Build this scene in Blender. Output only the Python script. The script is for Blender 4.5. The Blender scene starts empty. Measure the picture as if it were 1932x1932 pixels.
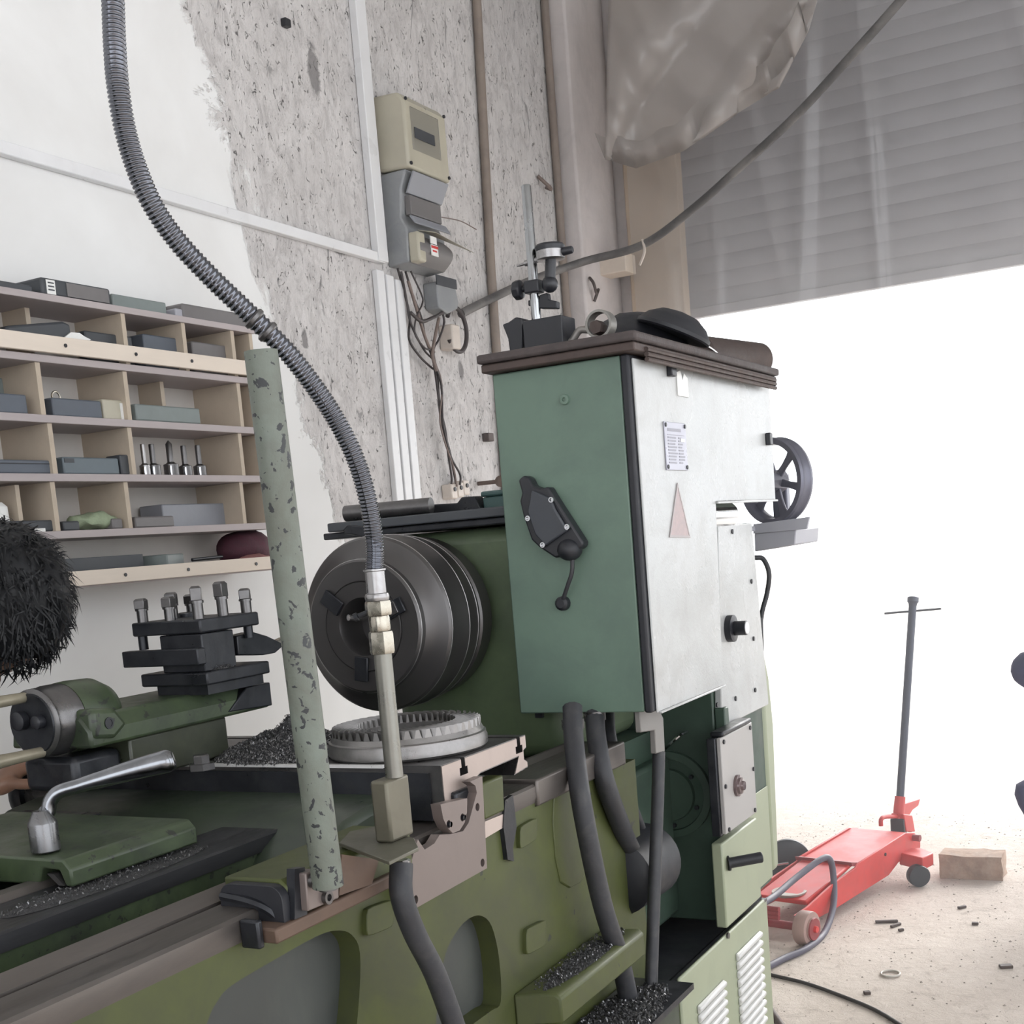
import bpy, bmesh, math, random
from mathutils import Vector, Matrix, noise
random.seed(7)
S = bpy.context.scene
C = S.collection
PI = math.pi

# ------------------------------------------------------------------ camera
HCAM = 1.30
F_PX, CY = 2440.0, 1350.0
AZ, PT, RO = math.radians(28.54), math.radians(-7.58), math.radians(-4.81)
fw = Vector((math.cos(AZ)*math.cos(PT), math.sin(AZ)*math.cos(PT), math.sin(PT)))
rt0 = Vector((math.sin(AZ), -math.cos(AZ), 0)); up0 = rt0.cross(fw)
rt = rt0*math.cos(RO) + up0*math.sin(RO)
up = -rt0*math.sin(RO) + up0*math.cos(RO)
CAM = Vector((0, 0, HCAM))
cd = bpy.data.cameras.new('camera'); cam = bpy.data.objects.new('camera', cd); C.objects.link(cam)
cam.matrix_world = Matrix(((rt.x, up.x, -fw.x, CAM.x), (rt.y, up.y, -fw.y, CAM.y), (rt.z, up.z, -fw.z, CAM.z), (0, 0, 0, 1)))
cd.sensor_fit = 'HORIZONTAL'; cd.sensor_width = 36; cd.lens = 36*F_PX/1932
cd.shift_y = (CY-966)/1932
cd.clip_start = .05; cd.clip_end = 300
S.camera = cam

# ------------------------------------------------------------------ light
W = bpy.data.worlds.new('World'); S.world = W; W.use_nodes = True
wn = W.node_tree.nodes; bg = wn['Background']
bg.inputs[0].default_value = (0.93, 0.96, 1.0, 1); bg.inputs[1].default_value = 2.95
sd_ = bpy.data.lights.new('sun', 'SUN'); sd_.energy = 4.0; sd_.angle = math.radians(40); sd_.color = (1.0, .97, .93)
sun = bpy.data.objects.new('sun', sd_); C.objects.link(sun); sun.location = (9, -1, 6); sun.rotation_euler = Vector((-1, .22, -.55)).to_track_quat('-Z', 'Y').to_euler()
S.view_settings.view_transform = 'Standard'; S.view_settings.look = 'None'
S.view_settings.exposure = 0.0; S.view_settings.gamma = 1.0; S.view_settings.use_curve_mapping = False

# ------------------------------------------------------------------ geometry helpers
def ray(x, y): return fw + rt*((x-966)/F_PX) - up*((y-CY)/F_PX)
def at(x, y, X=None, Y=None, Z=None, D=None):
    d = ray(x, y)
    if D is not None: t = D
    elif X is not None: t = X/d.x
    elif Y is not None: t = Y/d.y
    else: t = (Z-HCAM)/d.z
    return CAM + d*t
def V(*a): return Vector(a)

class B:
    def __init__(s): s.bm = bmesh.new()
    def box(s, lo, hi, rz=0, piv=None):
        lo, hi = Vector(lo), Vector(hi)
        vs = [s.bm.verts.new((x, y, z)) for x in (lo.x, hi.x) for y in (lo.y, hi.y) for z in (lo.z, hi.z)]
        for f in ((0,1,3,2),(4,6,7,5),(0,4,5,1),(2,3,7,6),(0,2,6,4),(1,5,7,3)): s.bm.faces.new([vs[i] for i in f])
        if rz:
            p = Vector(piv) if piv else (lo+hi)/2
            bmesh.ops.rotate(s.bm, verts=vs, cent=p, matrix=Matrix.Rotation(rz, 3, 'Z'))
        return vs
    def prism(s, poly, vec):
        vec = Vector(vec); a = [s.bm.verts.new(p) for p in poly]; b = [s.bm.verts.new(Vector(p)+vec) for p in poly]
        n = len(a)
        s.bm.faces.new(a); s.bm.faces.new(b[::-1])
        for i in range(n): s.bm.faces.new((a[i], b[i], b[(i+1) % n], a[(i+1) % n]))
        return a+b
    def rings(s, rings, cap=True, close=False):
        L = [[s.bm.verts.new(p) for p in r] for r in rings]
        n = len(L[0]); m = len(L)
        for k in range(m if close else m-1):
            for i in range(n):
                s.bm.faces.new((L[k][i], L[k][(i+1) % n], L[(k+1) % m][(i+1) % n], L[(k+1) % m][i]))
        if cap and not close:
            s.bm.faces.new(L[0][::-1]); s.bm.faces.new(L[-1])
        return [v for r in L for v in r]
    def lathe(s, prof, org, axis, n=32, cap=True, phase=0.0):
        """prof = list of (t along axis, radius)"""
        axis = Vector(axis).normalized(); u = axis.orthogonal().normalized(); w = axis.cross(u)
        org = Vector(org); R = []
        for t, r in prof:
            r = max(r, 1e-4)
            R.append([org+axis*t+u*(r*math.cos(2*PI*i/n+phase))+w*(r*math.sin(2*PI*i/n+phase)) for i in range(n)])
        return s.rings(R, cap)
    def cyl(s, p0, p1, r0, r1=None, n=20, phase=0.0):
        p0, p1 = Vector(p0), Vector(p1); r1 = r0 if r1 is None else r1
        return s.lathe([(0, r0), ((p1-p0).length, r1)], p0, p1-p0, n, True, phase)
    def tube(s, pts, r, n=10, cap=True, rf=None):
        pts = [Vector(p) for p in pts]; R = []; u = None
        for i, p in enumerate(pts):
            t = (pts[min(i+1, len(pts)-1)] - pts[max(i-1, 0)]).normalized()
            if u is None: u = t.orthogonal().normalized()
            u = (u - t*u.dot(t)).normalized(); w = t.cross(u)
            rr = rf(i) if rf else (r[i] if isinstance(r, (list, tuple)) else r)
            R.append([p+u*(rr*math.cos(2*PI*k/n))+w*(rr*math.sin(2*PI*k/n)) for k in range(n)])
        return s.rings(R, cap)
    def ball(s, c, r, sc=(1,1,1), seg=16):
        M = Matrix.Translation(Vector(c)) @ Matrix.Diagonal((r*sc[0], r*sc[1], r*sc[2], 1))
        return bmesh.ops.create_uvsphere(s.bm, u_segments=seg, v_segments=max(6, seg//2), radius=1, matrix=M)['verts']

def spline(pts, n=60):
    """Catmull-Rom through points"""
    P = [Vector(p) for p in pts]; P = [P[0]*2-P[1]]+P+[P[-1]*2-P[-2]]; out = []
    seg = len(P)-3
    for j in range(n+1):
        q = j/n*seg; i = min(int(q), seg-1); t = q-i
        a, b, c, d = P[i:i+4]
        out.append(.5*((2*b)+(c-a)*t+(2*a-5*b+4*c-d)*t*t+(3*b-a-3*c+d)*t**3))
    return out

def finish(name, me, mat, parent=None, bevel=0, smooth=35, seg=2, origin=None):
    if smooth:
        for p in me.polygons: p.use_smooth = True
        me.set_sharp_from_angle(angle=math.radians(smooth))
    o = bpy.data.objects.new(name, me); C.objects.link(o)
    if mat: me.materials.append(mat)
    co = [v.co for v in me.vertices]
    if origin is None:
        lo = Vector([min(c[i] for c in co) for i in range(3)]); hi = Vector([max(c[i] for c in co) for i in range(3)])
        origin = Vector(((lo.x+hi.x)/2, (lo.y+hi.y)/2, lo.z))
    origin = Vector(origin)
    me.transform(Matrix.Translation(-origin)); o.location = origin
    if parent:
        o.parent = parent; o.location = origin - wloc(parent)
    if bevel:
        m = o.modifiers.new('bevel', 'BEVEL'); m.width = bevel; m.segments = seg; m.limit_method = 'ANGLE'; m.angle_limit = math.radians(40)
        m.harden_normals = False
    return o
def wloc(o):
    l = Vector(o.location)
    while o.parent: o = o.parent; l = l + Vector(o.location)
    return l
def obj(name, b, mat, parent=None, bevel=0, smooth=35, seg=2, origin=None):
    me = bpy.data.meshes.new(name)
    bmesh.ops.recalc_face_normals(b.bm, faces=b.bm.faces[:])
    b.bm.to_mesh(me); b.bm.free()
    return finish(name, me, mat, parent, bevel, smooth, seg, origin)
def thing(name, label, cat, loc=(0,0,0), group=None):
    o = bpy.data.objects.new(name, None); C.objects.link(o); o.location = loc; o.empty_display_size = .05
    return tag(o, label, cat, group)
def tag(o, label, cat=None, group=None, kind=None):
    o['label'] = label
    if cat: o['category'] = cat
    if group: o['group'] = group
    if kind: o['kind'] = kind
    return o
def struct(o, label=None, cat=None):
    o['kind'] = 'structure'
    if label: o['label'] = label
    if cat: o['category'] = cat
    return o
def plate(outer, holes, y0, y1):
    """flat plate in the X-Z plane with holes, lying between y0 and y1; returns a mesh"""
    cu = bpy.data.curves.new('c', 'CURVE'); cu.dimensions = '2D'; cu.fill_mode = 'BOTH'; cu.extrude = abs(y1-y0)/2
    for pts in [outer]+holes:
        sp = cu.splines.new('POLY'); sp.points.add(len(pts)-1); sp.use_cyclic_u = True
        for p, q in zip(sp.points, pts): p.co = (q[0], q[1], 0, 1)
    o = bpy.data.objects.new('c', cu); C.objects.link(o)
    me = bpy.data.meshes.new_from_object(o.evaluated_get(bpy.context.evaluated_depsgraph_get()))
    bpy.data.objects.remove(o); bpy.data.curves.remove(cu)
    me.transform(Matrix(((1,0,0,0),(0,0,1,(y0+y1)/2),(0,1,0,0),(0,0,0,1))))
    bm = bmesh.new(); bm.from_mesh(me); bmesh.ops.remove_doubles(bm, verts=bm.verts[:], dist=1e-5)
    bmesh.ops.recalc_face_normals(bm, faces=bm.faces[:]); bm.to_mesh(me); bm.free()
    me.materials.clear()
    return me
def xz(pts, Y): return [(at(x, y, Y=Y).x, at(x, y, Y=Y).z) for x, y in pts]
def circ(cx, cz, r, n=24, a0=0): return [(cx+r*math.cos(2*PI*i/n+a0), cz+r*math.sin(2*PI*i/n+a0)) for i in range(n)]
def rrect(x0, z0, x1, z1, r, n=5):
    out = []
    for cx, cz, a in ((x1-r, z1-r, 0), (x0+r, z1-r, PI/2), (x0+r, z0+r, PI), (x1-r, z0+r, 1.5*PI)):
        for i in range(n+1): out.append((cx+r*math.cos(a+i*PI/2/n), cz+r*math.sin(a+i*PI/2/n)))
    return out

# ------------------------------------------------------------------ materials
def nt(name):
    m = bpy.data.materials.new(name); m.use_nodes = True
    t = m.node_tree; return m, t, t.nodes['Principled BSDF'], t.nodes['Material Output']
def N(t, kind, **kw):
    n = t.nodes.new(kind)
    for k, v in kw.items():
        if k in n.inputs: n.inputs[k].default_value = v
        else: setattr(n, k, v)
    return n
def ramp(t, fac, stops, interp='LINEAR'):
    r = t.nodes.new('ShaderNodeValToRGB'); r.color_ramp.interpolation = interp
    e = r.color_ramp.elements
    while len(e) < len(stops): e.new(.5)
    for el, (p, c) in zip(e, stops): el.position = p; el.color = (c, c, c, 1) if isinstance(c, (int, float)) else (*c[:3], 1)
    t.links.new(fac, r.inputs[0]); return r.outputs[0]
def mixc(t, fac, a, b):
    m = t.nodes.new('ShaderNodeMix'); m.data_type = 'RGBA'
    if isinstance(fac, (int, float)): m.inputs[0].default_value = fac
    else: t.links.new(fac, m.inputs[0])
    for i, v in ((6, a), (7, b)):
        if isinstance(v, (tuple, list)): m.inputs[i].default_value = (*v[:3], 1)
        else: t.links.new(v, m.inputs[i])
    return m.outputs[2]
def tex(t, scale, detail=4, rough=.6, dist=0, vec=None, sx=None):
    n = N(t, 'ShaderNodeTexNoise'); n.inputs['Scale'].default_value = scale; n.inputs['Detail'].default_value = detail
    n.inputs['Roughness'].default_value = rough; n.inputs['Distortion'].default_value = dist
    if vec is None:
        g = N(t, 'ShaderNodeNewGeometry'); vec = g.outputs['Position']
    if sx:
        mp = N(t, 'ShaderNodeMapping'); mp.inputs['Scale'].default_value = sx; t.links.new(vec, mp.inputs[0]); vec = mp.outputs[0]
    t.links.new(vec, n.inputs['Vector']); return n.outputs['Fac']
def objco(t): return N(t, 'ShaderNodeTexCoord').outputs['Object']
MATS = {}
def M(name, col, rough=.5, metal=0, var=.25, vs=6, dirt=None, dirt_amt=.5, ds=9, chip=None, chip_t=.62, cs=25, bump=0, bs=60, rvar=.15, coat=0, spec=.5, stretch=None):
    if name in MATS: return MATS[name]
    m, t, p, o = nt(name); L = t.links; vec = objco(t)
    dark = tuple(c*(1-var) for c in col); lite = tuple(min(1, c*(1+var*.6)) for c in col)
    f = tex(t, vs, 5, .65, .3, vec, stretch)
    c = mixc(t, ramp(t, f, [(.3, 0), (.7, 1)]), dark, lite)
    rr = ramp(t, f, [(.3, max(0, rough-rvar)), (.7, min(1, rough+rvar))])
    if dirt:
        d = tex(t, ds, 6, .7, .5, vec, stretch)
        c = mixc(t, ramp(t, d, [(max(0, .62-dirt_amt*.3), 0), (.62+.18, dirt_amt)]), c, dirt)
    if chip:
        k = tex(t, cs, 3, .55, .4, vec)
        kf = ramp(t, k, [(chip_t, 0), (chip_t+.02, 1)])
        c = mixc(t, kf, c, chip)
    L.new(c, p.inputs['Base Color']); L.new(rr, p.inputs['Roughness'])
    p.inputs['Metallic'].default_value = metal; p.inputs['Specular IOR Level'].default_value = spec
    if coat: p.inputs['Coat Weight'].default_value = coat; p.inputs['Coat Roughness'].default_value = .15
    if bump:
        b = N(t, 'ShaderNodeBump'); b.inputs['Strength'].default_value = bump; b.inputs['Distance'].default_value = .004
        L.new(tex(t, bs, 4, .6, 0, vec), b.inputs['Height']); L.new(b.outputs[0], p.inputs['Normal'])
    MATS[name] = m; return m

g_cab = M('cabinet_green_paint', (.125,.19,.148), .42, 0, .12, 3, (.07,.10,.09), .55, 5, rvar=.06)
g_bed = M('bed_green_paint', (.070,.083,.024), .48, 0, .22, 3, (.035,.038,.026), .85, 5, chip=(.03,.033,.025), chip_t=.70, cs=22, spec=.35)
g_old = M('oily_green_paint', (.062,.088,.044), .4, 0, .4, 7, (.020,.024,.022), .95, 10, chip=(.024,.026,.022), chip_t=.63, cs=55)
g_sad = M('grimy_saddle_paint', (.04,.055,.035), .42, 0, .3, 6, (.018,.02,.022), .9, 7)
g_hs = M('headstock_green_paint', (.12,.165,.09), .42, 0, .2, 3, (.05,.06,.05), .8, 4)
g_dark = M('dark_green_paint', (.045,.075,.055), .45, 0, .2, 4, (.02,.025,.025), .6, 6)
g_lite = M('pale_and_lit_green_paint', (.30,.33,.23), .38, 0, .08, 3, (.2,.22,.16), .4, 7, rvar=.06)
grey_p = M('grey_panel_paint', (.44,.45,.45), .27, 0, .12, 2.5, (.27,.26,.24), .6, 7, bump=.12, bs=220, rvar=.07)
grey_m = M('grey_metal_paint', (.36,.36,.40), .45, 0, .1, 4)
blk = M('black_paint', (.018,.019,.024), .42, 0, .2, 8)
blk_oil = M('oily_black_steel', (.028,.030,.036), .38, .45, .35, 14, (.06,.06,.06), .5, 30, bump=.1)
blk_rub = M('black_rubber', (.016,.017,.022), .55, 0, .2, 8)
cable_m = M('dusty_black_cable', (.03,.031,.036), .55, 0, .25, 20, (.09,.085,.08), .4, 30)
steel = M('machined_steel', (.38,.37,.37), .33, .9, .2, 10, (.15,.13,.12), .6, 20)
steel_d = M('dark_machined_steel', (.16,.155,.155), .34, .85, .3, 8, (.05,.05,.05), .6, 15)
rail_m = M('oily_slideway_steel', (.14,.125,.115), .4, .6, .2, 5, (.08,.075,.075), .6, 9, stretch=(.3,3,3))
rail_d = M('dark_slideway_steel', (.045,.046,.05), .36, .6, .3, 8, (.1,.1,.1), .3, 20, stretch=(.4,3,3))
pink_s = M('brown_oiled_plate', (.195,.16,.148), .42, .35, .12, 5, (.15,.12,.11), .5, 9)
rust = M('rusty_plate', (.13,.085,.062), .6, .3, .3, 9, (.08,.05,.04), .7, 14)
rustd = M('dark_rusty_steel', (.085,.062,.055), .6, .3, .3, 12, (.04,.03,.03), .6, 18, bump=.3, bs=80)
chrome = M('polished_steel', (.55,.56,.58), .14, 1, .12, 20, rvar=.05)
chrome_b = M('brushed_handle_steel', (.27,.28,.30), .22, 1, .2, 40, rvar=.06)
brass = M('nickel_fitting', (.42,.39,.33), .28, .95, .2, 30)
post_m = M('chipped_green_post', (.155,.18,.15), .5, .0, .25, 5, (.085,.078,.06), .9, 8, chip=(.02,.022,.024), chip_t=.595, cs=75, bump=.25, bs=60)
wood_e = M('raw_chipboard', (.50,.42,.33), .7, 0, .12, 6, (.38,.31,.25), .4, 20)
wood_l = M('pale_batten_wood', (.72,.63,.54), .6, 0, .07, 8, stretch=(.4,3,3))
wood_f = M('greyed_board_edge', (.42,.37,.37), .6, 0, .12, 9, stretch=(.3,3,3))
white_pl = M('white_pvc', (.74,.74,.75), .35, 0, .05, 4, (.5,.5,.5), .3, 9)
cream = M('cream_plastic', (.47,.44,.35), .4, 0, .1, 6, (.35,.32,.26), .4, 9)
greyplast = M('grey_plastic', (.26,.27,.28), .4, 0, .12, 7, (.4,.4,.39), .5, 16)
box_dk = M('dark_case_plastic', (.055,.06,.068), .5, 0, .2, 10)
box_bl = M('bluegrey_box', (.10,.115,.14), .5, 0, .15, 10)
box_gn = M('greengrey_box', (.19,.22,.215), .45, 0, .12, 10)
box_gr = M('grey_box', (.27,.28,.31), .45, 0, .1, 10)
box_br = M('brownish_grey_box', (.17,.16,.16), .5, 0, .15, 10)
paper = M('white_paper', (.78,.78,.76), .6, 0, .05, 20)
red_p = M('red_jack_paint', (.62,.055,.05), .4, 0, .15, 6, (.35,.06,.05), .5, 14)
red_d = M('worn_red_paint', (.30,.05,.055), .5, 0, .25, 10, (.12,.05,.05), .6, 16)
burg = M('burgundy_cloth', (.075,.022,.035), .75, 0, .3, 25, bump=.4, bs=40)
pinkc = M('dusty_pink_cloth', (.24,.10,.095), .8, 0, .3, 30, bump=.4, bs=50)
wire_d = M('dark_wire', (.045,.035,.035), .5, 0, .3, 40)
wire_l = M('dusty_brown_wire', (.20,.15,.13), .55, 0, .3, 40)
pipe_m = M('brown_wall_pipe', (.27,.22,.185), .6, 0, .2, 8, (.14,.11,.1), .6, 14)
cab_hang = M('dusty_grey_cable', (.085,.08,.08), .55, 0, .3, 6, (.36,.34,.32), .7, 5)
porc = M('porcelain', (.62,.55,.49), .4, 0, .1, 20)
hose_gr = M('grey_rubber_hose', (.10,.095,.13), .45, 0, .15, 10)
brick_m = M('clay_brick', (.40,.28,.21), .85, 0, .3, 12, (.55,.47,.40), .6, 25, bump=.6, bs=60)
navy = M('navy_cloth', (.075,.08,.15), .85, 0, .25, 14, bump=.3, bs=60)  # navy raised in tone to imitate haze over the backlit cloth
skin_m = M('skin', (.30,.165,.11), .5, 0, .2, 12)
hair_m = M('black_hair', (.006,.0065,.008), .5, 0, .4, 40, spec=.3)
shirt_m = M('dark_work_shirt', (.05,.045,.045), .85, 0, .25, 14)
pants_m = M('dark_trousers', (.03,.032,.04), .85, 0, .25, 14)
gear_m = M('gear_steel', (.27,.26,.255), .38, .8, .2, 14, (.13,.125,.12), .6, 25)
chip_m = M('steel_swarf', (.20,.20,.205), .32, .85, .5, 120)
chip_d = M('swarf_bed', (.055,.055,.058), .7, .3, .5, 160, (.2,.2,.2), .5, 220, bump=1, bs=300)
teal = M('teal_box', (.05,.10,.095), .4, 0, .1, 8)
louv_m = M('glare_white_louver', (.58,.58,.57), .35, 0, .1, 8, rvar=.05)  # white tone imitates the glare falling on the louvres

# plaster wall
YW_ = 2.5
def wall_material():
    m, t, p, o = nt('plaster_wall'); L = t.links
    g = N(t, 'ShaderNodeNewGeometry'); sep = N(t, 'ShaderNodeSeparateXYZ'); L.new(g.outputs['Position'], sep.inputs[0])
    # smooth paint on the side nearest the shelves, bare rough plaster beyond a ragged diagonal edge
    ma = N(t, 'ShaderNodeMath', operation='MULTIPLY_ADD'); L.new(sep.outputs['Z'], ma.inputs[0]); ma.inputs[1].default_value = .34; L.new(sep.outputs['X'], ma.inputs[2])
    n1 = tex(t, 3.2, 6, .7, .6)
    ad = N(t, 'ShaderNodeMath', operation='MULTIPLY_ADD'); L.new(n1, ad.inputs[0]); ad.inputs[1].default_value = .55; L.new(ma.outputs[0], ad.inputs[2])
    mr = N(t, 'ShaderNodeMapRange'); L.new(ad.outputs[0], mr.inputs[0]); mr.inputs[1].default_value = 4.255; mr.inputs[2].default_value = 4.285
    rough_f = mr.outputs[0]
    # smooth
    s = mixc(t, ramp(t, tex(t, 1.7, 5, .6, .4), [(.35, 0), (.7, 1)]), (.78,.78,.775), (.70,.695,.685))
    # rough: mottled greys with small dark pits
    a = mixc(t, ramp(t, tex(t, 5, 6, .7, .5), [(.3, 0), (.7, 1)]), (.60,.575,.565), (.75,.725,.715))
    st = ramp(t, tex(t, 20, 8, .8, 1.0, None, (1, 1, .5)), [(.47, 0), (.64, .75)])
    a = mixc(t, st, a, (.42,.40,.395))
    pit = ramp(t, tex(t, 44, 5, .70, 1.2, None, (1.2, 1, .7)), [(.605, 0), (.65, .85)])
    a = mixc(t, pit, a, (.11,.105,.105))
    big = ramp(t, tex(t, 9, 4, .65, 1.5, None, (1.6, 1, .5)), [(.645, 0), (.69, .75)])
    a = mixc(t, big, a, (.27,.26,.26))
    for (px, py, rx, rz) in ((592, 135, .045, .13), (575, 640, .02, .05), (640, 470, .06, .03), (870, 700, .03, .05)):
        c0 = at(px, py, Y=YW_)
        mp = N(t, 'ShaderNodeMapping'); mp.inputs['Location'].default_value = (-c0.x/rx, 0, -c0.z/rz); mp.inputs['Scale'].default_value = (1/rx, 0, 1/rz); L.new(g.outputs['Position'], mp.inputs[0])
        ln = N(t, 'ShaderNodeVectorMath', operation='LENGTH'); L.new(mp.outputs[0], ln.inputs[0])
        am = N(t, 'ShaderNodeMath', operation='MULTIPLY_ADD'); L.new(tex(t, 24, 5, .7, .8), am.inputs[0]); am.inputs[1].default_value = 1.3; L.new(ln.outputs['Value'], am.inputs[2])
        am2 = N(t, 'ShaderNodeMath', operation='MULTIPLY'); L.new(am.outputs[0], am2.inputs[0]); am2.inputs[1].default_value = .25; am = am2
        a = mixc(t, ramp(t, am.outputs[0], [(.0, .8), (.30, .8), (.36, 0)]), a, (.2,.19,.19))
    L.new(mixc(t, rough_f, s, a), p.inputs['Base Color']); p.inputs['Roughness'].default_value = .8
    p.inputs['Specular IOR Level'].default_value = .25
    h1 = tex(t, 30, 8, .75, .6, None, (1, 1, .6)); hm = N(t, 'ShaderNodeMath', operation='SUBTRACT'); L.new(h1, hm.inputs[0]); L.new(pit, hm.inputs[1])
    hx = N(t, 'ShaderNodeMath', operation='MULTIPLY'); L.new(hm.outputs[0], hx.inputs[0]); L.new(rough_f, hx.inputs[1])
    b = N(t, 'ShaderNodeBump'); b.inputs['Strength'].default_value = .8; b.inputs['Distance'].default_value = .012
    L.new(hx.outputs[0], b.inputs['Height']); L.new(b.outputs[0], p.inputs['Normal'])
    return m
wall_m = wall_material()
plain_wall = M('plain_plaster', (.66,.61,.60), .85, 0, .12, 3, (.38,.36,.35), .5, 8, bump=.4, bs=30)
wood_j = M('yellowed_door_post', (.52,.42,.32), .7, 0, .15, 4, (.36,.30,.25), .5, 8)
ceil_m = M('ceiling_plaster', (.6,.6,.59), .9, 0, .08, 2)
shut_m = M('roller_shutter_steel', (.40,.40,.43), .42, .3, .12, 4)

def floor_material():
    m, t, p, o = nt('sandy_dirt_floor'); L = t.links
    a = mixc(t, ramp(t, tex(t, 2.2, 7, .7, .6), [(.3, 0), (.7, 1)]), (.60,.52,.455), (.74,.66,.595))
    a = mixc(t, ramp(t, tex(t, 14, 6, .75, .8), [(.55, 0), (.75, .7)]), a, (.36,.30,.26))
    a = mixc(t, ramp(t, tex(t, 60, 4, .7, .3), [(.66, 0), (.74, .8)]), a, (.13,.115,.105))
    a = mixc(t, ramp(t, tex(t, 45, 3, .7, .3), [(.28, .6), (.36, 0)]), a, (.78,.73,.68))
    L.new(a, p.inputs['Base Color']); p.inputs['Roughness'].default_value = .9
    b = N(t, 'ShaderNodeBump'); b.inputs['Strength'].default_value = .7; b.inputs['Distance'].default_value = .015
    L.new(tex(t, 22, 8, .75, .5), b.inputs['Height']); L.new(b.outputs[0], p.inputs['Normal'])
    return m
floor_m = floor_material()
ground_m = M('pale_outdoor_ground', (.62,.58,.53), .9, 0, .1, 2)

def plastic_material(name, alpha, tint):
    m, t, p, o = nt(name); L = t.links
    t.nodes.remove(p)
    tr = N(t, 'ShaderNodeBsdfTransparent'); tr.inputs[0].default_value = (.93,.92,.91,1)
    tl = N(t, 'ShaderNodeBsdfTranslucent'); tl.inputs[0].default_value = (*tint, 1)
    df = N(t, 'ShaderNodeBsdfDiffuse'); df.inputs[0].default_value = (*tint, 1)
    gl = N(t, 'ShaderNodeBsdfGlossy'); gl.inputs['Roughness'].default_value = .12
    m1 = N(t, 'ShaderNodeMixShader'); m1.inputs[0].default_value = .55; L.new(tl.outputs[0], m1.inputs[1]); L.new(df.outputs[0], m1.inputs[2])
    f = ramp(t, tex(t, 1.1, 3, .5, .4), [(.3, alpha*.88), (.7, min(1, alpha*1.12))])
    m2 = N(t, 'ShaderNodeMixShader'); L.new(f, m2.inputs[0]); L.new(tr.outputs[0], m2.inputs[1]); L.new(m1.outputs[0], m2.inputs[2])
    fr = N(t, 'ShaderNodeValue'); fr.outputs[0].default_value = .05
    m3 = N(t, 'ShaderNodeMixShader'); L.new(fr.outputs[0], m3.inputs[0]); L.new(m2.outputs[0], m3.inputs[1]); L.new(gl.outputs[0], m3.inputs[2])
    L.new(m3.outputs[0], o.inputs['Surface'])
    return m
plastic_clear = plastic_material('clear_dusty_plastic', .24, (.76,.75,.75))
plastic_milky = plastic_material('milky_folded_plastic', .62, (.66,.62,.595))
glassy = plastic_material('meter_window_plastic', .35, (.35,.36,.36))

# ================================================================== THE ROOM
YW, XD = 2.5, 5.85
b = B(); b.box((-3.5, YW, 0), (XD+.2, YW+.2, 4.0)); struct(obj('wall_back', b, wall_m, smooth=0, origin=(0,0,0)), 'long plaster wall, smooth white paint giving way to pitted bare plaster')
b = B(); b.box((-3.5, -4.2, -.1), (XD, YW, 0)); struct(obj('floor', b, floor_m, smooth=0, origin=(0,0,0)), 'sandy dirt floor of the workshop')
b = B(); b.box((XD, -16, -.12), (40, 22, -.015)); struct(obj('ground', b, ground_m, smooth=0, origin=(0,0,0)), 'sunlit pale ground outside the shutter door', 'ground')
b = B(); b.box((-3.5, -4.2, 4.0), (XD+.2, YW+.2, 4.15)); struct(obj('ceiling', b, ceil_m, smooth=0, origin=(0,0,0)), 'pale plaster ceiling')
b = B(); b.box((-3.7, -4.2, 0), (-3.5, YW+.2, .5)); b.box((-3.7, -4.2, 3.3), (-3.5, YW+.2, 4.0)); b.box((-3.7, 2.0, .5), (-3.5, YW+.2, 3.3)); b.box((-3.7, -4.2, .5), (-3.5, -3.2, 3.3)); struct(obj('wall_left', b, plain_wall, smooth=0, origin=(0,0,0)), 'plain plaster wall with a wide open bay added out of view to let in light')  # bay opening is added, unseen, to brighten the shelf wall and cabinet side
b = B(); b.box((XD, 2.1, 0), (XD+.2, YW, 4.0)); b.box((XD, -4.2, 3.75), (XD+.2, 2.1, 4.0)); struct(obj('wall_right', b, plain_wall, smooth=0, origin=(0,0,0)), 'plaster wall around the shutter doorway')
# plaster pier next to the doorway
b = B(); b.box((5.42, 2.40, 0), (5.84, YW-.001, 3.98)); struct(obj('trim_1', b, plain_wall, bevel=.012), 'rounded plaster pier beside the doorway', 'pier')
b = B(); b.box((XD-.075, 2.07, 0), (XD-.005, 2.33, 3.98)); struct(obj('trim_2', b, wood_j, bevel=.006), 'yellowed wooden door post behind the plastic sheet', 'door post')
# roller shutter: slats
door = bpy.data.objects.new('door_1', None); C.objects.link(door); door.location = (XD+.06, -.9, 2.30); struct(door, 'half raised grey steel roller shutter above the bright doorway', 'roller shutter')
b = B(); prof = [(0, -.002), (.004, .012), (.0055, .037), (.004, .062), (0, .076), (-.004, .076), (-.004, -.002)]
a = [V(-x, -3.0, z) for x, z in prof]
b.prism(a, (0, 6.04, 0))
slat = obj('slat', b, shut_m, door, smooth=50, origin=(0,0,0)); slat.location = (0,0,0)
for k in range(1, 19):
    s2 = slat.copy(); C.objects.link(s2); s2.parent = door; s2.location = (0, 0, .0735*k)
b = B(); b.box((XD+.035, -3.9, 2.255), (XD+.075, 2.1, 2.30)); obj('bottom_bar', b, shut_m, door, bevel=.004)

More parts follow.
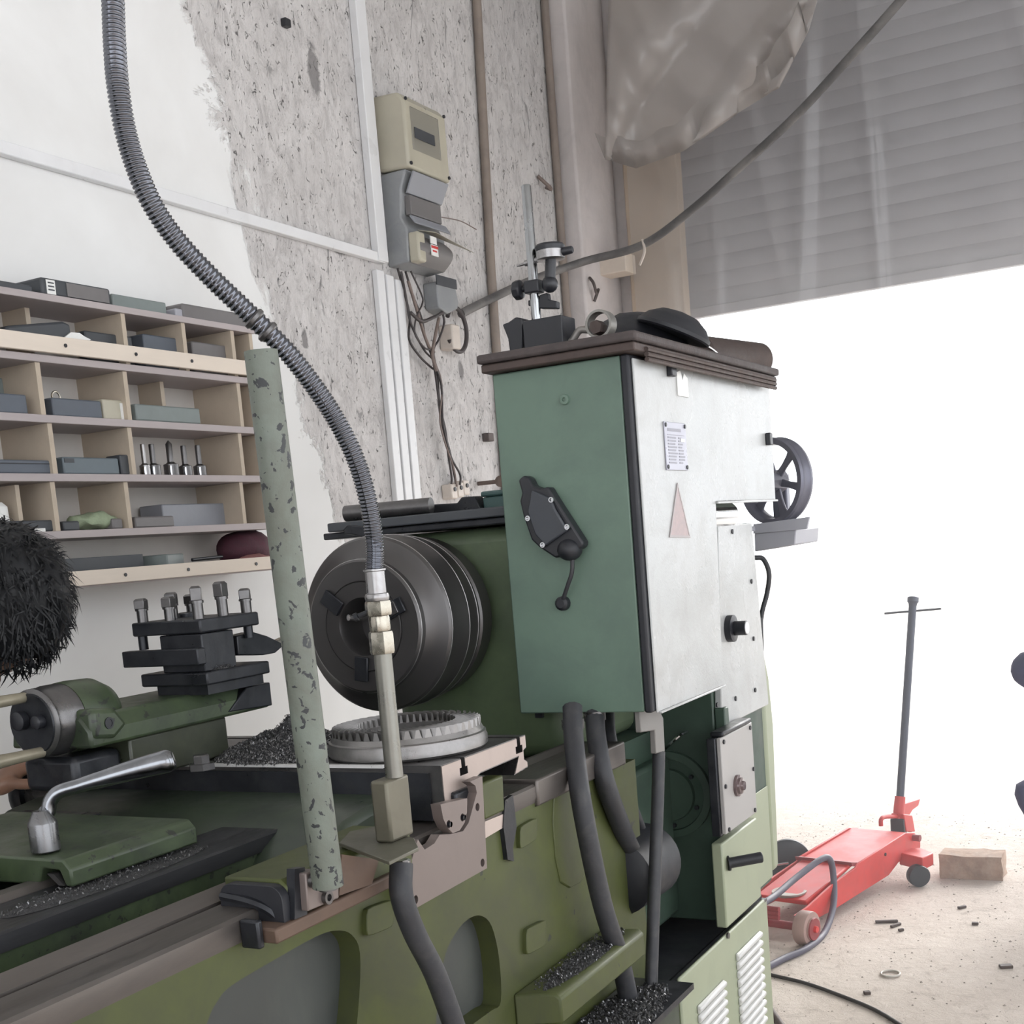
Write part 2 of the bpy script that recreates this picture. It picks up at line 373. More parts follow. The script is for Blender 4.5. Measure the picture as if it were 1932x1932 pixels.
# --- trunking, pipes and cables on the wall
def trunk(label, p0, p1, w, d, mat=white_pl):
    p0, p1 = Vector(p0), Vector(p1); t = (p1-p0).normalized(); s = t.cross(V(0,1,0)).normalized()*(w/2)
    b = B(); b.prism([p0-s, p0+s, p1+s, p1-s], (0, -d, 0))
    o = obj('cable_trunking', b, mat, bevel=.003); return tag(o, label, 'trunking', 'white cable trunking on the wall')
def wp(x, y, o=0): p = at(x, y, Y=YW-o); return p
yw = YW-.001
def wq(x, y): return at(x, y, Y=yw)
trunk('long thin white trunking running sloping across the wall above the shelves', at(-150, 240, Y=yw), at(716, 490, Y=yw), .032, .025)
trunk('upright white trunking left of the electricity meter, reaching the top of the photo', V(3.905, yw, 3.9), V(3.90, yw, 2.29), .060, .03)
for k, (dx, lab) in enumerate(((-.052, 'leftmost of three upright white trunkings below the electricity meter'), (0, 'middle one of three upright white trunkings below the electricity meter'), (.052, 'rightmost of three upright white trunkings below the electricity meter'))):
    trunk(lab, V(3.935+dx, yw, 2.26-.01*k), V(3.915+dx, yw, .05), .046, .022+.004*k)
def pipe(label, pts, r, mat, name='wall_pipe', cat='pipe', n=10):
    b = B(); b.tube(pts, r, n); return tag(obj(name, b, mat, smooth=60), label, cat)
pipe('thin brown pipe running up the wall left of the instrument stand', [V(4.80, YW-.019, 3.95), V(4.70, YW-.019, 2.4), V(4.62, YW-.019, .02)], .018, pipe_m)
pipe('thin brown pipe in the corner of the plaster pier behind the instrument stand', [V(5.395, YW-.019, 3.95), V(5.385, YW-.019, 2.4), V(5.375, YW-.019, .02)], .017, pipe_m)
hang = [at(870, 592, Y=2.46), at(905, 574, Y=2.46), at(1000, 530, Y=2.44), at(1100, 494, Y=2.34), at(1210, 463, X=5.28), at(1300, 400, X=5.2), at(1400, 312, X=5.12), at(1500, 220, X=5.04), at(1600, 112, X=4.96), at(1700, 0, X=4.9), at(1790, -110, X=4.85)]
hc = pipe('thick dusty cable swooping from the wall coil up across the doorway', spline(hang, 70), .0165, cab_hang, 'hanging_cable', 'cable')
b = B(); b.tube(spline([at(1212, 452, X=5.27), at(1216, 475, X=5.25), at(1207, 500, X=5.26)], 8), .006, 6); obj('tied_rag_strip', b, porc, hc)

# --- electricity meter
mx0, mx1 = 3.965, 4.245
meter = thing('electricity_meter', 'cream and grey electricity meter with a broken flap on the plaster wall', 'meter', (4.1, yw, 2.29))
b = B(); b.prism([V(mx0, yw, 2.60), V(mx0, 2.375, 2.595), V(mx0, 2.375, 2.815), V(mx0, 2.40, 2.845), V(mx0, yw, 2.85)], (mx1-mx0, 0, 0)); up_b = obj('upper_housing', b, cream, meter, bevel=.01)
b = B(); b.box((mx0+.035, 2.371, 2.66), (mx1-.06, 2.376, 2.80)); obj('display_window', b, glassy, up_b, bevel=.002)
b = B(); b.box((mx0+.05, 2.369, 2.70), (mx1-.10, 2.372, 2.735)); obj('counter_strip', b, box_dk, up_b)
for zz in (2.61, 2.82):
    for xx in (mx0+.012, mx1-.014):
        b = B(); b.cyl((xx, 2.376, zz), (xx, 2.370, zz), .006, n=10); obj('screw', b, blk, up_b)
b = B(); b.prism([V(mx0+.006, yw, 2.595), V(mx0+.006, 2.395, 2.595), V(mx0+.006, 2.42, 2.535), V(mx0+.006, 2.43, 2.44), V(mx0+.006, 2.41, 2.40), V(mx0+.006, 2.415, 2.29), V(mx0+.006, yw, 2.285)], (.255, 0, 0)); lo_b = obj('terminal_housing', b, greyplast, meter, bevel=.006)
b = B(); b.prism([V(mx0+.02, 2.37, 2.585), V(mx0+.02, 2.405, 2.52), V(mx0+.02, 2.412, 2.52), V(mx0+.02, 2.377, 2.588)], (.235, 0, 0)); obj('upper_flap', b, box_gr, lo_b, bevel=.002)
b = B(); b.box((mx0+.03, 2.40, 2.45), (mx0+.235, 2.425, 2.515)); obj('terminal_block', b, box_br, lo_b, bevel=.003)
b = B(); b.prism([V(mx0+.01, 2.395, 2.445), V(mx0+.01, 2.375, 2.415), V(mx0+.01, 2.380, 2.412), V(mx0+.01, 2.40, 2.440)], (.24, 0, 0)); obj('lower_flap', b, box_gr, lo_b, bevel=.002)
b = B(); b.prism([V(mx0+.08, 2.41, 2.405), V(mx0+.30, 2.36, 2.375), V(mx0+.33, 2.33, 2.352), V(mx0+.10, 2.35, 2.39)], (0, .004, .004)); obj('hanging_cover', b, cream, lo_b, bevel=.001)
b = B()
for i in range(9):
    pass
R = []
for i in range(9):
    a = i/8*PI*.5
    R.append(V(mx0+.02, 2.415-.05*math.sin(a*2 if a < PI/4 else PI-a*2)*.9-.004, 2.285+.105*(i/8)))
for i, p in enumerate(R): p.y = 2.415-.045*math.sin(i/8*PI)-.002
b.prism(R, (.22, 0, 0)); br = obj('breaker', b, box_br, lo_b, bevel=.002)
b = B(); b.box((mx0+.012, 2.372, 2.287), (mx0+.06, 2.415, 2.388)); obj('breaker_side', b, cream, lo_b, bevel=.008)
b = B(); b.box((mx0+.085, 2.3655, 2.355), (mx0+.125, 2.369, 2.38)); obj('white_sticker', b, paper, lo_b)
b = B(); b.box((mx0+.085, 2.3655, 2.315), (mx0+.13, 2.369, 2.352)); obj('printed_sticker', b, paper, lo_b)
b = B(); b.box((mx0+.085, 2.3645, 2.34), (mx0+.13, 2.3654, 2.349)); b.box((mx0+.092, 2.3645, 2.328), (mx0+.12, 2.3654, 2.334)); obj('red_print', b, red_p, lo_b)
b = B(); b.tube(spline([V(mx0+.235, 2.40, 2.475), V(mx0+.30, 2.36, 2.465), V(mx0+.36, 2.33, 2.44)], 10), .002, 6); obj('seal_wire', b, wire_l, lo_b)

# --- small grey junction box, coil and loose wires
b = B(); b.prism([wq(797, 536), wq(830, 531), wq(840, 575), wq(838, 588), wq(820, 597), wq(802, 585)], (0, -.06, 0)); jb = obj('junction_box', b, greyplast, bevel=.006)
tag(jb, 'small grey junction box under the electricity meter', 'junction box')
b = B(); p0, p1 = wq(797, 538), wq(832, 533); b.box((p0.x-.004, 2.435, p1.z-.035), (p1.x+.004, 2.4385, p1.z)); obj('lid_band', b, box_dk, jb)
cc = at(862, 622, Y=2.455); b = B()
b.tube([cc+V(.072*math.cos(a)*1.0, .0, .080*math.sin(a)) for a in [2.6-i*5.2/40 for i in range(41)]], .0085, 10)
tag(obj('cable_coil', b, wire_d, smooth=60), 'loop of thick black cable on the wall beside the junction box', 'cable')
wiring = thing('meter_wiring', 'tangle of loose brown and black wires hanging below the electricity meter', 'wires', wq(820, 700))
def wirep(pts, r=.0042, mat=wire_d, Y=2.46): 
    b = B(); b.tube(spline([at(x, y, Y=Y) for x, y in pts], 40), r, 6); obj('wire', b, mat, wiring, smooth=60)
wirep([(757,512),(766,560),(775,610),(800,660),(823,690),(829,760),(840,810),(846,860),(852,900),(851,918)])
wirep([(765,512),(780,560),(795,600),(803,640),(817,680),(826,740),(833,800),(848,850),(858,900),(862,918)], .0045)
wirep([(775,512),(795,555),(797,572),(785,600),(783,630),(800,655),(812,660)], .0035, wire_d, 2.45)
wirep([(750,506),(765,560),(773,600),(772,640),(790,670),(812,692),(822,698)], .0045, wire_d, 2.47)
wirep([(770,530),(785,580),(800,630),(810,655),(819,665)], .006, wire_l, 2.455)
wirep([(835,590),(838,610),(828,640),(818,660),(822,690),(833,730),(836,800),(850,860),(868,895),(868,915)], .0042, wire_d, 2.45)
wirep([(775,590),(795,606),(815,600),(835,590)], .007, wire_d, 2.448)
wirep([(828,600),(820,640),(816,670),(824,700)], .0065, wire_l, 2.446)
wirep([(823,690),(831,712),(834,740),(830,790),(838,830),(855,880),(862,918)], .0035, wire_l, 2.45)
b = B(); c1 = at(845, 635, Y=2.475); b.box((c1.x-.025, 2.44, c1.z-.05), (c1.x+.035, yw, c1.z+.04)); o = obj('socket_stub', b, porc, bevel=.006); tag(o, 'small cream socket stub on the wall inside the black cable loop', 'socket')
tb = thing('terminal_strip', 'small porcelain terminal strip at the lower end of the wall wires', 'terminal strip', wq(865, 935))
for i, (x, y) in enumerate(((849, 924), (861, 921), (872, 917))):
    p = at(x, y, Y=2.475); b = B(); b.box((p.x-.022, 2.455, p.z-.035), (p.x+.022, yw, p.z+.02)); o = obj('terminal', b, porc, tb, bevel=.005)
    b = B(); b.cyl((p.x, 2.455, p.z), (p.x, 2.45, p.z), .008, n=10); obj('screw', b, blk, o)
# little fittings on the wall
p = wq(535, 45); b = B(); b.box((p.x-.014, YW-.02, p.z-.012), (p.x+.014, yw, p.z+.012)); tag(obj('wall_plug', b, blk, bevel=.002), 'small dark plug stuck high in the bare plaster near the photo top', 'plug')
p = wq(915, 826); b = B(); b.box((p.x-.022, YW-.03, p.z-.016), (p.x+.022, yw, p.z+.016)); o = tag(obj('pipe_clip', b, rustd, bevel=.003), 'small rusty clip beside the wall pipe left of the green cabinet', 'clip')
b = B(); b.ball(at(944, 908, Y=2.40), .022); o = obj('valve_wheel', b, rust); 
b = B(); k = at(944, 908, Y=2.40); b.cyl(k, V(k.x, yw, k.z), .008); obj('stem', b, rust, o); tag(o, 'rusty round knob on the wall peeping past the green cabinet edge', 'valve')
p = at(1030, 355, Y=2.47); b = B(); b.tube(spline([p+V(-.02,.025,.05), p+V(-.005,-.01,.01), p+V(.03,-.01,.0), p+V(.045,.02,.015)], 12), .008, 7); tag(obj('wall_hook', b, wire_l), 'small twisted wire hook on the wall beside the instrument stand top', 'hook')
p = at(1120, 545, Y=2.38); b = B(); b.tube(spline([p+V(0,.015,.05), p+V(-.02,-.01,.02), p+V(0,-.012,-.02), p+V(.03,-.01,0), p+V(.02,.01,-.05)], 16), .007, 7); tag(obj('bent_wire_hook', b, rustd), 'rusty bent wire sticking from the plaster pier under the swooping cable', 'hook')
p0 = at(1134, 494, X=5.72); b = B(); b.box((5.60, p0.y-.17, p0.z-.085), (5.72, p0.y, p0.z)); tag(obj('wooden_block', b, wood_l, bevel=.004), 'pale wooden block fixed to the pier just under the swooping cable', 'block')

# --- plastic sheets hanging in the doorway
def sheet(name, X0, y0, y1, zt, zb_fn, mat, folds, ny=90, nz=50, amp=.05):
    b = B(); G = []
    for j in range(nz+1):
        row = []
        for i in range(ny+1):
            u = i/ny; y = y0+(y1-y0)*u; zb = zb_fn(u); z = zt+(zb-zt)*j/nz
            d = 0
            for (c, w, h, tilt) in folds:
                q = (u-c-tilt*(j/nz-.5))/w; d += h*math.exp(-q*q)
            d += amp*noise.noise(V(y*1.1, z*.8, 3.1))+amp*.4*noise.noise(V(y*3.1, z*2.0, 7.7))
            row.append(b.bm.verts.new((X0-d, y, z)))
        G.append(row)
    for j in range(nz):
        for i in range(ny): b.bm.faces.new((G[j][i], G[j][i+1], G[j+1][i+1], G[j+1][i]))
    return obj(name, b, mat, smooth=180)
o = sheet('plastic_sheet', XD-.22, 2.25, -3.2, 3.9, lambda u: 2.02+.10*math.sin(u*9)+.06*math.sin(u*23), plastic_clear,
          [(.03,.010,.04,0), (.075,.006,.03,-.012), (.105,.006,.05,.05), (.15,.007,.05,-.03), (.195,.005,.06,.008), (.305,.006,.06,.06), (.345,.008,.04,-.02), (.42,.015,.03,0), (.5,.015,.03,.02), (.6,.015,.03,0), (.7,.015,.03,0), (.85,.015,.03,0)], 300, 40, .04)
tag(o, 'large clear dusty plastic sheet hanging in front of the roller shutter', 'plastic sheet')
# gathered milky fold of the sheet, drooping
def fold_px(u, v):
    # u across from left to right, v down; outline of the drooping gathered flap
    top = [(1150, -60), (1300, -60), (1450, -60), (1560, -60)]
    bot = [(1142, 300), (1200, 318), (1290, 285), (1390, 215), (1470, 165), (1525, 60)]
    def L(P, t):
        t = t*(len(P)-1); i = min(int(t), len(P)-2); f = t-i
        return (P[i][0]*(1-f)+P[i+1][0]*f, P[i][1]*(1-f)+P[i+1][1]*f)
    a, c = L(top, u), L(bot, u)
    return a[0]+(c[0]-a[0])*v, a[1]+(c[1]-a[1])*v
b = B(); G = []
for j in range(41):
    row = []
    for i in range(61):
        u, v = i/60, j/40; x, y = fold_px(u, v)
        d = .10*noise.noise(V(u*3.2+v*1.5, v*1.3, 1.7))+.05*noise.noise(V(u*8-v*4, v*4, 5.2))+.03*abs(math.sin(u*11+v*6))
        row.append(b.bm.verts.new(at(x, y, X=5.38-d-.10*math.sin(v*PI*.5))))
    G.append(row)
for j in range(40):
    for i in range(60): b.bm.faces.new((G[j][i], G[j][i+1], G[j+1][i+1], G[j+1][i]))
# turned-up hem
hem = []
for i in range(61):
    v0 = G[40][i].co; hem.append(b.bm.verts.new(v0+V(-.045, .02, .10+.05*noise.noise(V(i*.15, 2, 0)))))
for i in range(60): b.bm.faces.new((G[40][i], G[40][i+1], hem[i+1], hem[i]))
o = obj('plastic_flap', b, plastic_milky, smooth=180)
m = o.modifiers.new('thickness', 'SOLIDIFY'); m.thickness = .002
tag(o, 'milky gathered plastic flap drooping in the upper doorway corner', 'plastic sheet')

# ================================================================== SHELF
YF = 2.33; SX0, SX1 = 1.72, 2.975
shelf = thing('pigeonhole_shelf', 'wooden pigeonhole shelf on the white wall full of boxes and tools', 'shelf', ((SX0+SX1)/2, YW, 1.28))
bz = [(1.936, 1.952), (1.796, 1.813), (1.66, 1.678), (1.527, 1.545), (1.396, 1.414), (1.280, 1.296)]
for k, (z0, z1) in enumerate(bz):
    b = B(); b.box((SX0, YF, z0), (SX1, yw, z1)); obj('shelf_board', b, wood_f, shelf, bevel=.0015)
for z0, z1, nh in ((1.817, 1.856, (125, 256, 360)), (1.284, 1.319, (236, 356, 485))):
    b = B(); b.box((SX0, YF-.012, z0), (SX1, YF-.0005, z1)); rail = obj('front_batten', b, wood_l, shelf, bevel=.0015)
    for x in nh:
        p = at(x, 668 if z0 > 1.5 else 1082, Y=YF-.012); b = B(); b.cyl((p.x, YF-.0125, (z0+z1)/2), (p.x, YF-.0145, (z0+z1)/2), .0045, n=10); obj('screw', b, blk, rail)
rows = [(1.813, 1.936, [2.03, 2.247, 2.473, 2.688, 2.883]), (1.678, 1.796, [1.95, 2.183, 2.456, 2.67, 2.885]), (1.545, 1.66, [1.93, 2.196, 2.449, 2.868]), (1.414, 1.527, [1.93, 2.182, 2.414, 2.851])]
for z0, z1, xs in rows:
    for x in xs+[SX1-.014]:
        b = B(); b.box((x-.007, YF+(.085 if x in (2.67, 2.247) else .006), z0+.0004), (x+.007, yw, z1-.0004)); obj('divider', b, wood_e, shelf)
b = B(); b.box((SX0, yw-.006, 1.30), (SX1, yw-.0005, 1.95)); obj('back_panel', b, M('shelf_back_paint', (.66,.62,.58), .7, 0, .08, 4), shelf)
# loose slanted divider in the fourth row
b = B(); p = at(36, 950, Y=2.36); b.box((p.x-.006, 2.36, 1.4148), (p.x+.006, 2.485, 1.522)); obj('divider', b, wood_e, shelf)

def item(name, label, cat, x0, x1, ytop, zb, mat, yf=2.345, dep=.11, group='boxes and tools in the pigeonhole shelf', bev=.004, lid=None, rz=0):
    xm = (x0+x1)/2
    X0, X1 = at(x0, ytop, Y=yf).x, at(x1, ytop, Y=yf).x; zt = at(xm, ytop, Y=yf).z
    b = B(); b.box((X0, yf, zb+.0003), (X1, yf+dep, zt), rz); o = obj(name, b, mat, bevel=bev)
    if lid:
        b = B(); b.box((X0-.001, yf-.001, zt-(zt-zb)*lid), (X1+.001, yf+dep+.001, zt-(zt-zb)*lid+.002)); obj('lid_seam', b, blk, o)
    tag(o, label, cat, group); return o
T = 'boxes on top of the pigeonhole shelf'
item('tool_case', 'dark flat case at the left end on top of the shelf', 'case', -40, 60, 530, 1.952, box_dk, 2.35, .10, T)
o = item('insert_case', 'dark grey case with a small white label and torn tape on top of the shelf', 'case', 78, 206, 533, 1.952, box_dk, 2.34, .11, T, .006)
q = at(95, 540, Y=2.339); b = B(); b.box((q.x-.012, 2.338, q.z-.018), (q.x+.014, 2.3395, q.z+.014)); lab = obj('label', b, paper, o)
b = B()
for k in range(3): b.box((q.x-.008, 2.3372, q.z-.010+k*.008), (q.x+.010, 2.3379, q.z-.007+k*.008))
obj('print', b, box_dk, lab)
q0, q1 = at(125, 540, Y=2.339), at(203, 550, Y=2.339); b = B(); b.box((q0.x, 2.3375, 1.956), (q1.x, 2.3395, at(160, 540, Y=2.339).z)); obj('brown_tape', b, box_br, o)
item('sheet_metal_box', 'pale green grey low box on top of the shelf', 'box', 212, 312, 562, 1.952, box_gn, 2.36, .10, T)
item('steel_box', 'grey box with a worn pale end on top of the shelf near the hose', 'box', 345, 478, 583, 1.952, box_br, 2.35, .11, T, .006)
o = item('box_end_cap', 'small worn silver end piece beside the grey box on top of the shelf', 'box', 331, 344, 582, 1.952, grey_m, 2.352, .05, T)
# first row
b = B(); P = [at(x, y, Y=2.345) for x, y in ((2, 636), (14, 614), (80, 609), (120, 606), (133, 612), (136, 640), (118, 645), (60, 640))]
zmin = min(p.z for p in P); P = [V(p.x, 2.345, max(p.z, 1.8135)) for p in P]; b.prism(P, (0, .06, 0)); tag(obj('turning_tool', b, box_dk, bevel=.006), 'black wedge shaped turning tool behind the upper batten, leftmost in the row', 'tool', 'boxes and tools in the pigeonhole shelf')
b = B(); P = [at(x, y, Y=2.338) for x, y in ((118, 640), (134, 627), (150, 628), (160, 635), (172, 641), (160, 646))]; b.prism([V(p.x, 2.338, max(p.z, 1.8135)) for p in P], (0, .005, 0)); tag(obj('paper_scrap', b, paper), 'crumpled white paper scrap peeking above the upper batten', 'paper')
o = item('parallel_bar', 'black bar with a bright screw lying behind the upper batten', 'bar', 160, 248, 629, 1.813, box_dk, 2.36, .03)
q = at(228, 640, Y=2.359); b = B(); b.cyl((q.x, 2.3595, q.z), (q.x, 2.356, q.z), .005, n=10); obj('screw', b, chrome, o)
item('steel_block', 'black slanted block behind the upper batten, third pigeonhole', 'block', 270, 340, 634, 1.813, box_bl, 2.36, .08)
item('flat_tin', 'flat grey tin at the right end of the first row behind the batten', 'tin', 362, 432, 648, 1.813, box_br, 2.36, .08)
# second row
item('parts_box', 'large blue grey box at the left of the second shelf row', 'box', -45, 49, 741, 1.678, box_bl, 2.345, .10)
item('green_parts_box', 'pale blue green box standing behind the large blue grey box', 'box', -40, 35, 712, 1.678, box_gn, 2.447, .04)
o = item('insert_box', 'dark slate open box with a ring on its rim in the second row', 'box', 98, 190, 753, 1.678, box_bl, 2.345, .10)
q = at(105, 747, Y=2.36); b = B(); b.tube([q+V(.012*math.cos(a), 0, .012*math.sin(a)-.002) for a in [i*2*PI/16 for i in range(17)]], .0025, 6); obj('ring', b, brass, o)
o = item('small_carton', 'small beige carton with white ends in the second row', 'carton', 193, 234, 754, 1.678, cream, 2.35, .08)
q0, q1 = at(225, 754, Y=2.349), at(234, 754, Y=2.349); b = B(); b.box((q0.x, 2.3485, 1.680), (q1.x, 2.3498, 1.72)); obj('white_end', b, paper, o)
item('olive_box', 'long grey green box in the third pigeonhole of the second row', 'box', 256, 376, 766, 1.678, box_gn, 2.335, .075)
# third row
o = item('tool_box_tray', 'dark teal box with a lifted lid at the left of the third row', 'box', -40, 97, 867, 1.545, box_bl, 2.345, .10, lid=.3)
o = item('blue_box', 'blue grey box with a handle recess beside the end mills', 'box', 118, 223, 863, 1.545, M('slate_blue_box', (.12,.15,.17), .45, 0, .12, 10), 2.345, .09)
q = at(130, 868, Y=2.344); b = B(); b.box((q.x-.014, 2.3435, q.z-.006), (q.x+.016, 2.3449, q.z+.004)); obj('handle_recess', b, box_dk, o)
item('clamp_block', 'small dark stepped block between the blue grey box and the end mills', 'block', 226, 254, 858, 1.545, box_dk, 2.345, .05)
for i, (x, yt, r, lab) in enumerate(((268, 838, .006, 'thin bright end mill standing leftmost in the group of cutters'), (285, 838, .0075, 'second end mill from the left in the group of cutters'), (317, 831, .0085, 'tallest end mill, with a pointed tip, in the middle of the cutters'), (345, 841, .0075, 'end mill with stepped collar, second from the right of the cutters'), (372, 840, .0075, 'rightmost end mill of the cutters on the third row'))):
    q = at(x, yt, Y=2.375); h = q.z-1.5453; b = B()
    b.lathe([(0, r*2.3), (h*.33, r*2.3), (h*.36, r*1.5), (h*.40, r), (h*.96 if i != 2 else h*.9, r), (h, r*.9 if i != 2 else .001)], (q.x, 2.375, 1.5453), (0,0,1), 14)
    o = obj('end_mill', b, steel_d if i not in (0,) else steel, smooth=40); tag(o, lab, 'cutter', 'end mills standing on the third shelf row')
    for s in range(2):
        a = s*PI+.6; b = B(); b.box((q.x+math.cos(a)*r*2.1-.004, 2.375+math.sin(a)*r*2.1-.004, 1.546), (q.x+math.cos(a)*r*2.1+.004, 2.375+math.sin(a)*r*2.1+.004, 1.5453+h*.3))
        obj('cutting_tip', b, chrome, o, bevel=.001)
# fourth row
item('dark_tray', 'low dark case with white scraps on it at the left of the fourth row', 'case', 8, 100, 982, 1.414, box_dk, 2.345, .09)
b = B(); q = at(75, 998, Y=2.338); b.box((q.x-.014, 2.335, 1.4145), (q.x+.016, 2.342, 1.422), .2); tag(obj('white_scrap', b, paper), 'small white scrap at the shelf edge in the fourth row', 'scrap')
b = B(); q = at(-4, 970, Y=2.38); b.lathe([(0, .022), (.01, .024), (.06, .022), (.07, .012)], (q.x, 2.38, 1.4143), (0,0,1), 18); tag(obj('white_jar', b, paper), 'white ribbed jar at the left photo edge in the fourth row', 'jar')
b = B(); q = at(175, 985, Y=2.39); pts = b.ball((q.x, 2.39, 1.4145+.022), 1, (.075, .04, .022), 24)
for v in pts:
    v.co += V(0, 0, .010*noise.noise(v.co*45)); v.co.z = max(v.co.z, 1.4143)
tag(obj('green_rag', b, M('pale_green_cloth', (.30,.36,.24), .8, 0, .25, 40, bump=.4, bs=60)), 'crumpled pale green rag bundle in the fourth row', 'rag')
item('black_pouch', 'black packet under the pale green rag', 'packet', 119, 150, 983, 1.414, box_dk, 2.342, .03)
item('metal_clip_case', 'small dark case right of the pale green rag', 'case', 212, 231, 978, 1.414, box_br, 2.345, .05)
item('long_grey_case', 'long light grey case at the right of the fourth row', 'case', 305, 457, 950, 1.414, box_gr, 2.40, .08, bev=.003)
item('flat_box', 'small low brown grey box in front of the long light grey case', 'box', 254, 328, 974, 1.414, box_br, 2.345, .05)
# bottom row
item('steel_plate', 'thin dark steel plates stacked behind the lower batten', 'plate', 60, 270, 1052, 1.296, box_dk, 2.36, .08, bev=.001)
b = B(); q = at(310, 1050, Y=2.38); vs = b.box((q.x-.055, 2.35, 1.2963), (q.x+.055, 2.42, 1.345), .35); tag(obj('grey_folder', b, box_gn, bevel=.004), 'slanted grey green packet lying behind the lower batten', 'packet')
b = B(); b.cyl(at(362, 1052, Y=2.345)+V(0,0,-.006), at(418, 1046, Y=2.345)+V(0,0,-.006), .0045, n=10); tag(obj('marker_pen', b, blk), 'thin dark pen lying on the bottom shelf', 'pen')
b = B(); q = at(468, 1030, Y=2.40); vs = b.ball((q.x, 2.41, 1.297+.05), 1, (.105, .06, .052), 28)
for v in vs: v.co += V(0, 0, .012*noise.noise(v.co*22)); v.co.z = max(1.2963, v.co.z)
tag(obj('burgundy_pouch', b, burg), 'dark burgundy cloth pouch at the right end of the bottom shelf', 'pouch')
b = B(); q = at(480, 1050, Y=2.355); vs = b.ball((q.x, 2.352, 1.297+.012), 1, (.075, .022, .020), 22)
for v in vs: v.co += V(0, 0, .007*noise.noise(v.co*40)); v.co.z = max(1.2963, v.co.z)
tag(obj('pink_rag', b, pinkc), 'dusty pink rag in front of the burgundy pouch', 'rag')

# ================================================================== LATHE
lathe = thing('lathe', 'big green metal lathe with grey faced control cabinet seen from its rear', 'lathe', (2.0, 1.3, 0))
def part(name, b, mat, parent=None, **k): return obj(name, b, mat, parent or lathe, **k)
YB = 1.0                       # rear side of the bed
def zat(x, y, Y=YB): return at(x, y, Y=Y).z
def slope_hit(px, py, ya, za, k):
    d = ray(px, py); t = (za-HCAM-k*ya)/(d.z-k*d.y); return d.y*t, HCAM+d.z*t
BX0, BX1 = -.5, 2.68
z0 = zat(100, 1931); z1 = zat(100, 1887); y2 = at(100, 1841, Z=z1).y
ya, za = y2+.006, z1+.002
ye, ze = slope_hit(100, 1796, ya, za, .75)
# near slideway
b = B(); b.prism([V(BX0, YB, z0), V(BX0, YB, z1-.004), V(BX0, YB+.004, z1), V(BX0, y2, z1), V(BX0, y2+.001, z1-.007), V(BX0, y2+.006, z1-.007), V(BX0, ya, za), V(BX0, ye, ze), V(BX0, ye+.02, ze-.02), V(BX0, ye+.02, z0-.03), V(BX0, YB+.012, z0-.03)], (2.2-BX0, 0, 0)); part('near_slideway', b, rail_m)
yg = ye+.10; zg = at(100, 1758, Y=yg).z; zh = at(100, 1723, Y=yg-.006).z; yh = at(100, 1685, Z=zh).y
yt, zt_ = slope_hit(100, 1668, yh, zh+.001, .9)
b = B(); b.prism([V(BX0, yg-.006, zg), V(BX0, yg-.006, zh-.003), V(BX0, yg-.003, zh), V(BX0, yh, zh), V(BX0, yh+.03, zh), V(BX0, yh+.03, zg)], (2.2-BX0, 0, 0)); part('inner_slideway', b, rail_d)
b = B(); b.prism([V(BX0, yh+.0305, zh-.02), V(BX0, yh+.0305, zh+.001), V(BX0, yt+.03, zt_), V(BX0, yt+.05, zt_), V(BX0, yt+.05, zh-.02)], (1.22-BX0, 0, 0)); part('guide_strip', b, rail_m)
b = B(); b.prism([V(BX0, ye+.021, z0-.1), V(BX0, yg-.001, z0-.06), V(BX0, yg, zg-.0005), V(BX0, 1.72, zg-.0005), V(BX0, 1.72, .42), V(BX0, ye+.06, .42)], (2.2-BX0, 0, 0)); part('bed_core', b, g_old)
b = B(); b.box((BX0, 1.55, zg), (2.2, 1.72, zh+.01)); part('front_slideway', b, rail_d)
# bed rear side with cast pockets
out = [(BX0, .18), (2.34, .18), (2.34, .855), (1.9, .855), (1.9, z0-.001), (BX0, z0-.001)]
hA = xz([(684, 1800), (681, 1900), (668, 2000), (640, 2080), (450, 2100), (392, 1975), (398, 1925), (415, 1890), (442, 1860), (520, 1813), (600, 1768), (640, 1756), (668, 1764)], YB)
hB = xz([(946, 1810), (949, 1890), (930, 1908), (890, 1938), (850, 1975), (828, 1950), (832, 1880), (845, 1800), (868, 1755), (890, 1733), (912, 1728), (932, 1748)], YB)
def smooth_poly(P, n=4):
    Q = []; m = len(P)
    for i in range(m):
        a, c = Vector(P[i-1]), Vector(P[i]); d, e = Vector(P[(i+1) % m]), Vector(P[(i+2) % m])
        for j in range(n):
            t = j/n; q = .5*((2*c)+(d-a)*t+(2*a-5*c+4*d-e)*t*t+(3*c-a-3*d+e)*t**3); Q.append((q.x, q.y))
    return Q
me = plate(out, [smooth_poly(hA), smooth_poly(hB)], YB+.004, YB+.04); bed = finish('bed', me, g_bed, lathe)
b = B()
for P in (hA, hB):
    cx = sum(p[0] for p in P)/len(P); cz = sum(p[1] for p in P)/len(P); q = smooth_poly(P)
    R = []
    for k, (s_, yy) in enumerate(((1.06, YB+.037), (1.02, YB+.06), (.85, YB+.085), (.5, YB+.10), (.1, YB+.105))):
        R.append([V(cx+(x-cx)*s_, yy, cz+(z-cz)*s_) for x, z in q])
    bb = B(); bb.rings(R, True); part('casting_pocket', bb, M('shaded_pocket_paint', (.045,.05,.047), .5, 0, .3, 4, (.08,.09,.07), .5, 5), bed, smooth=60)  # shade of the recess painted in as a darker colour
b.bm.free()
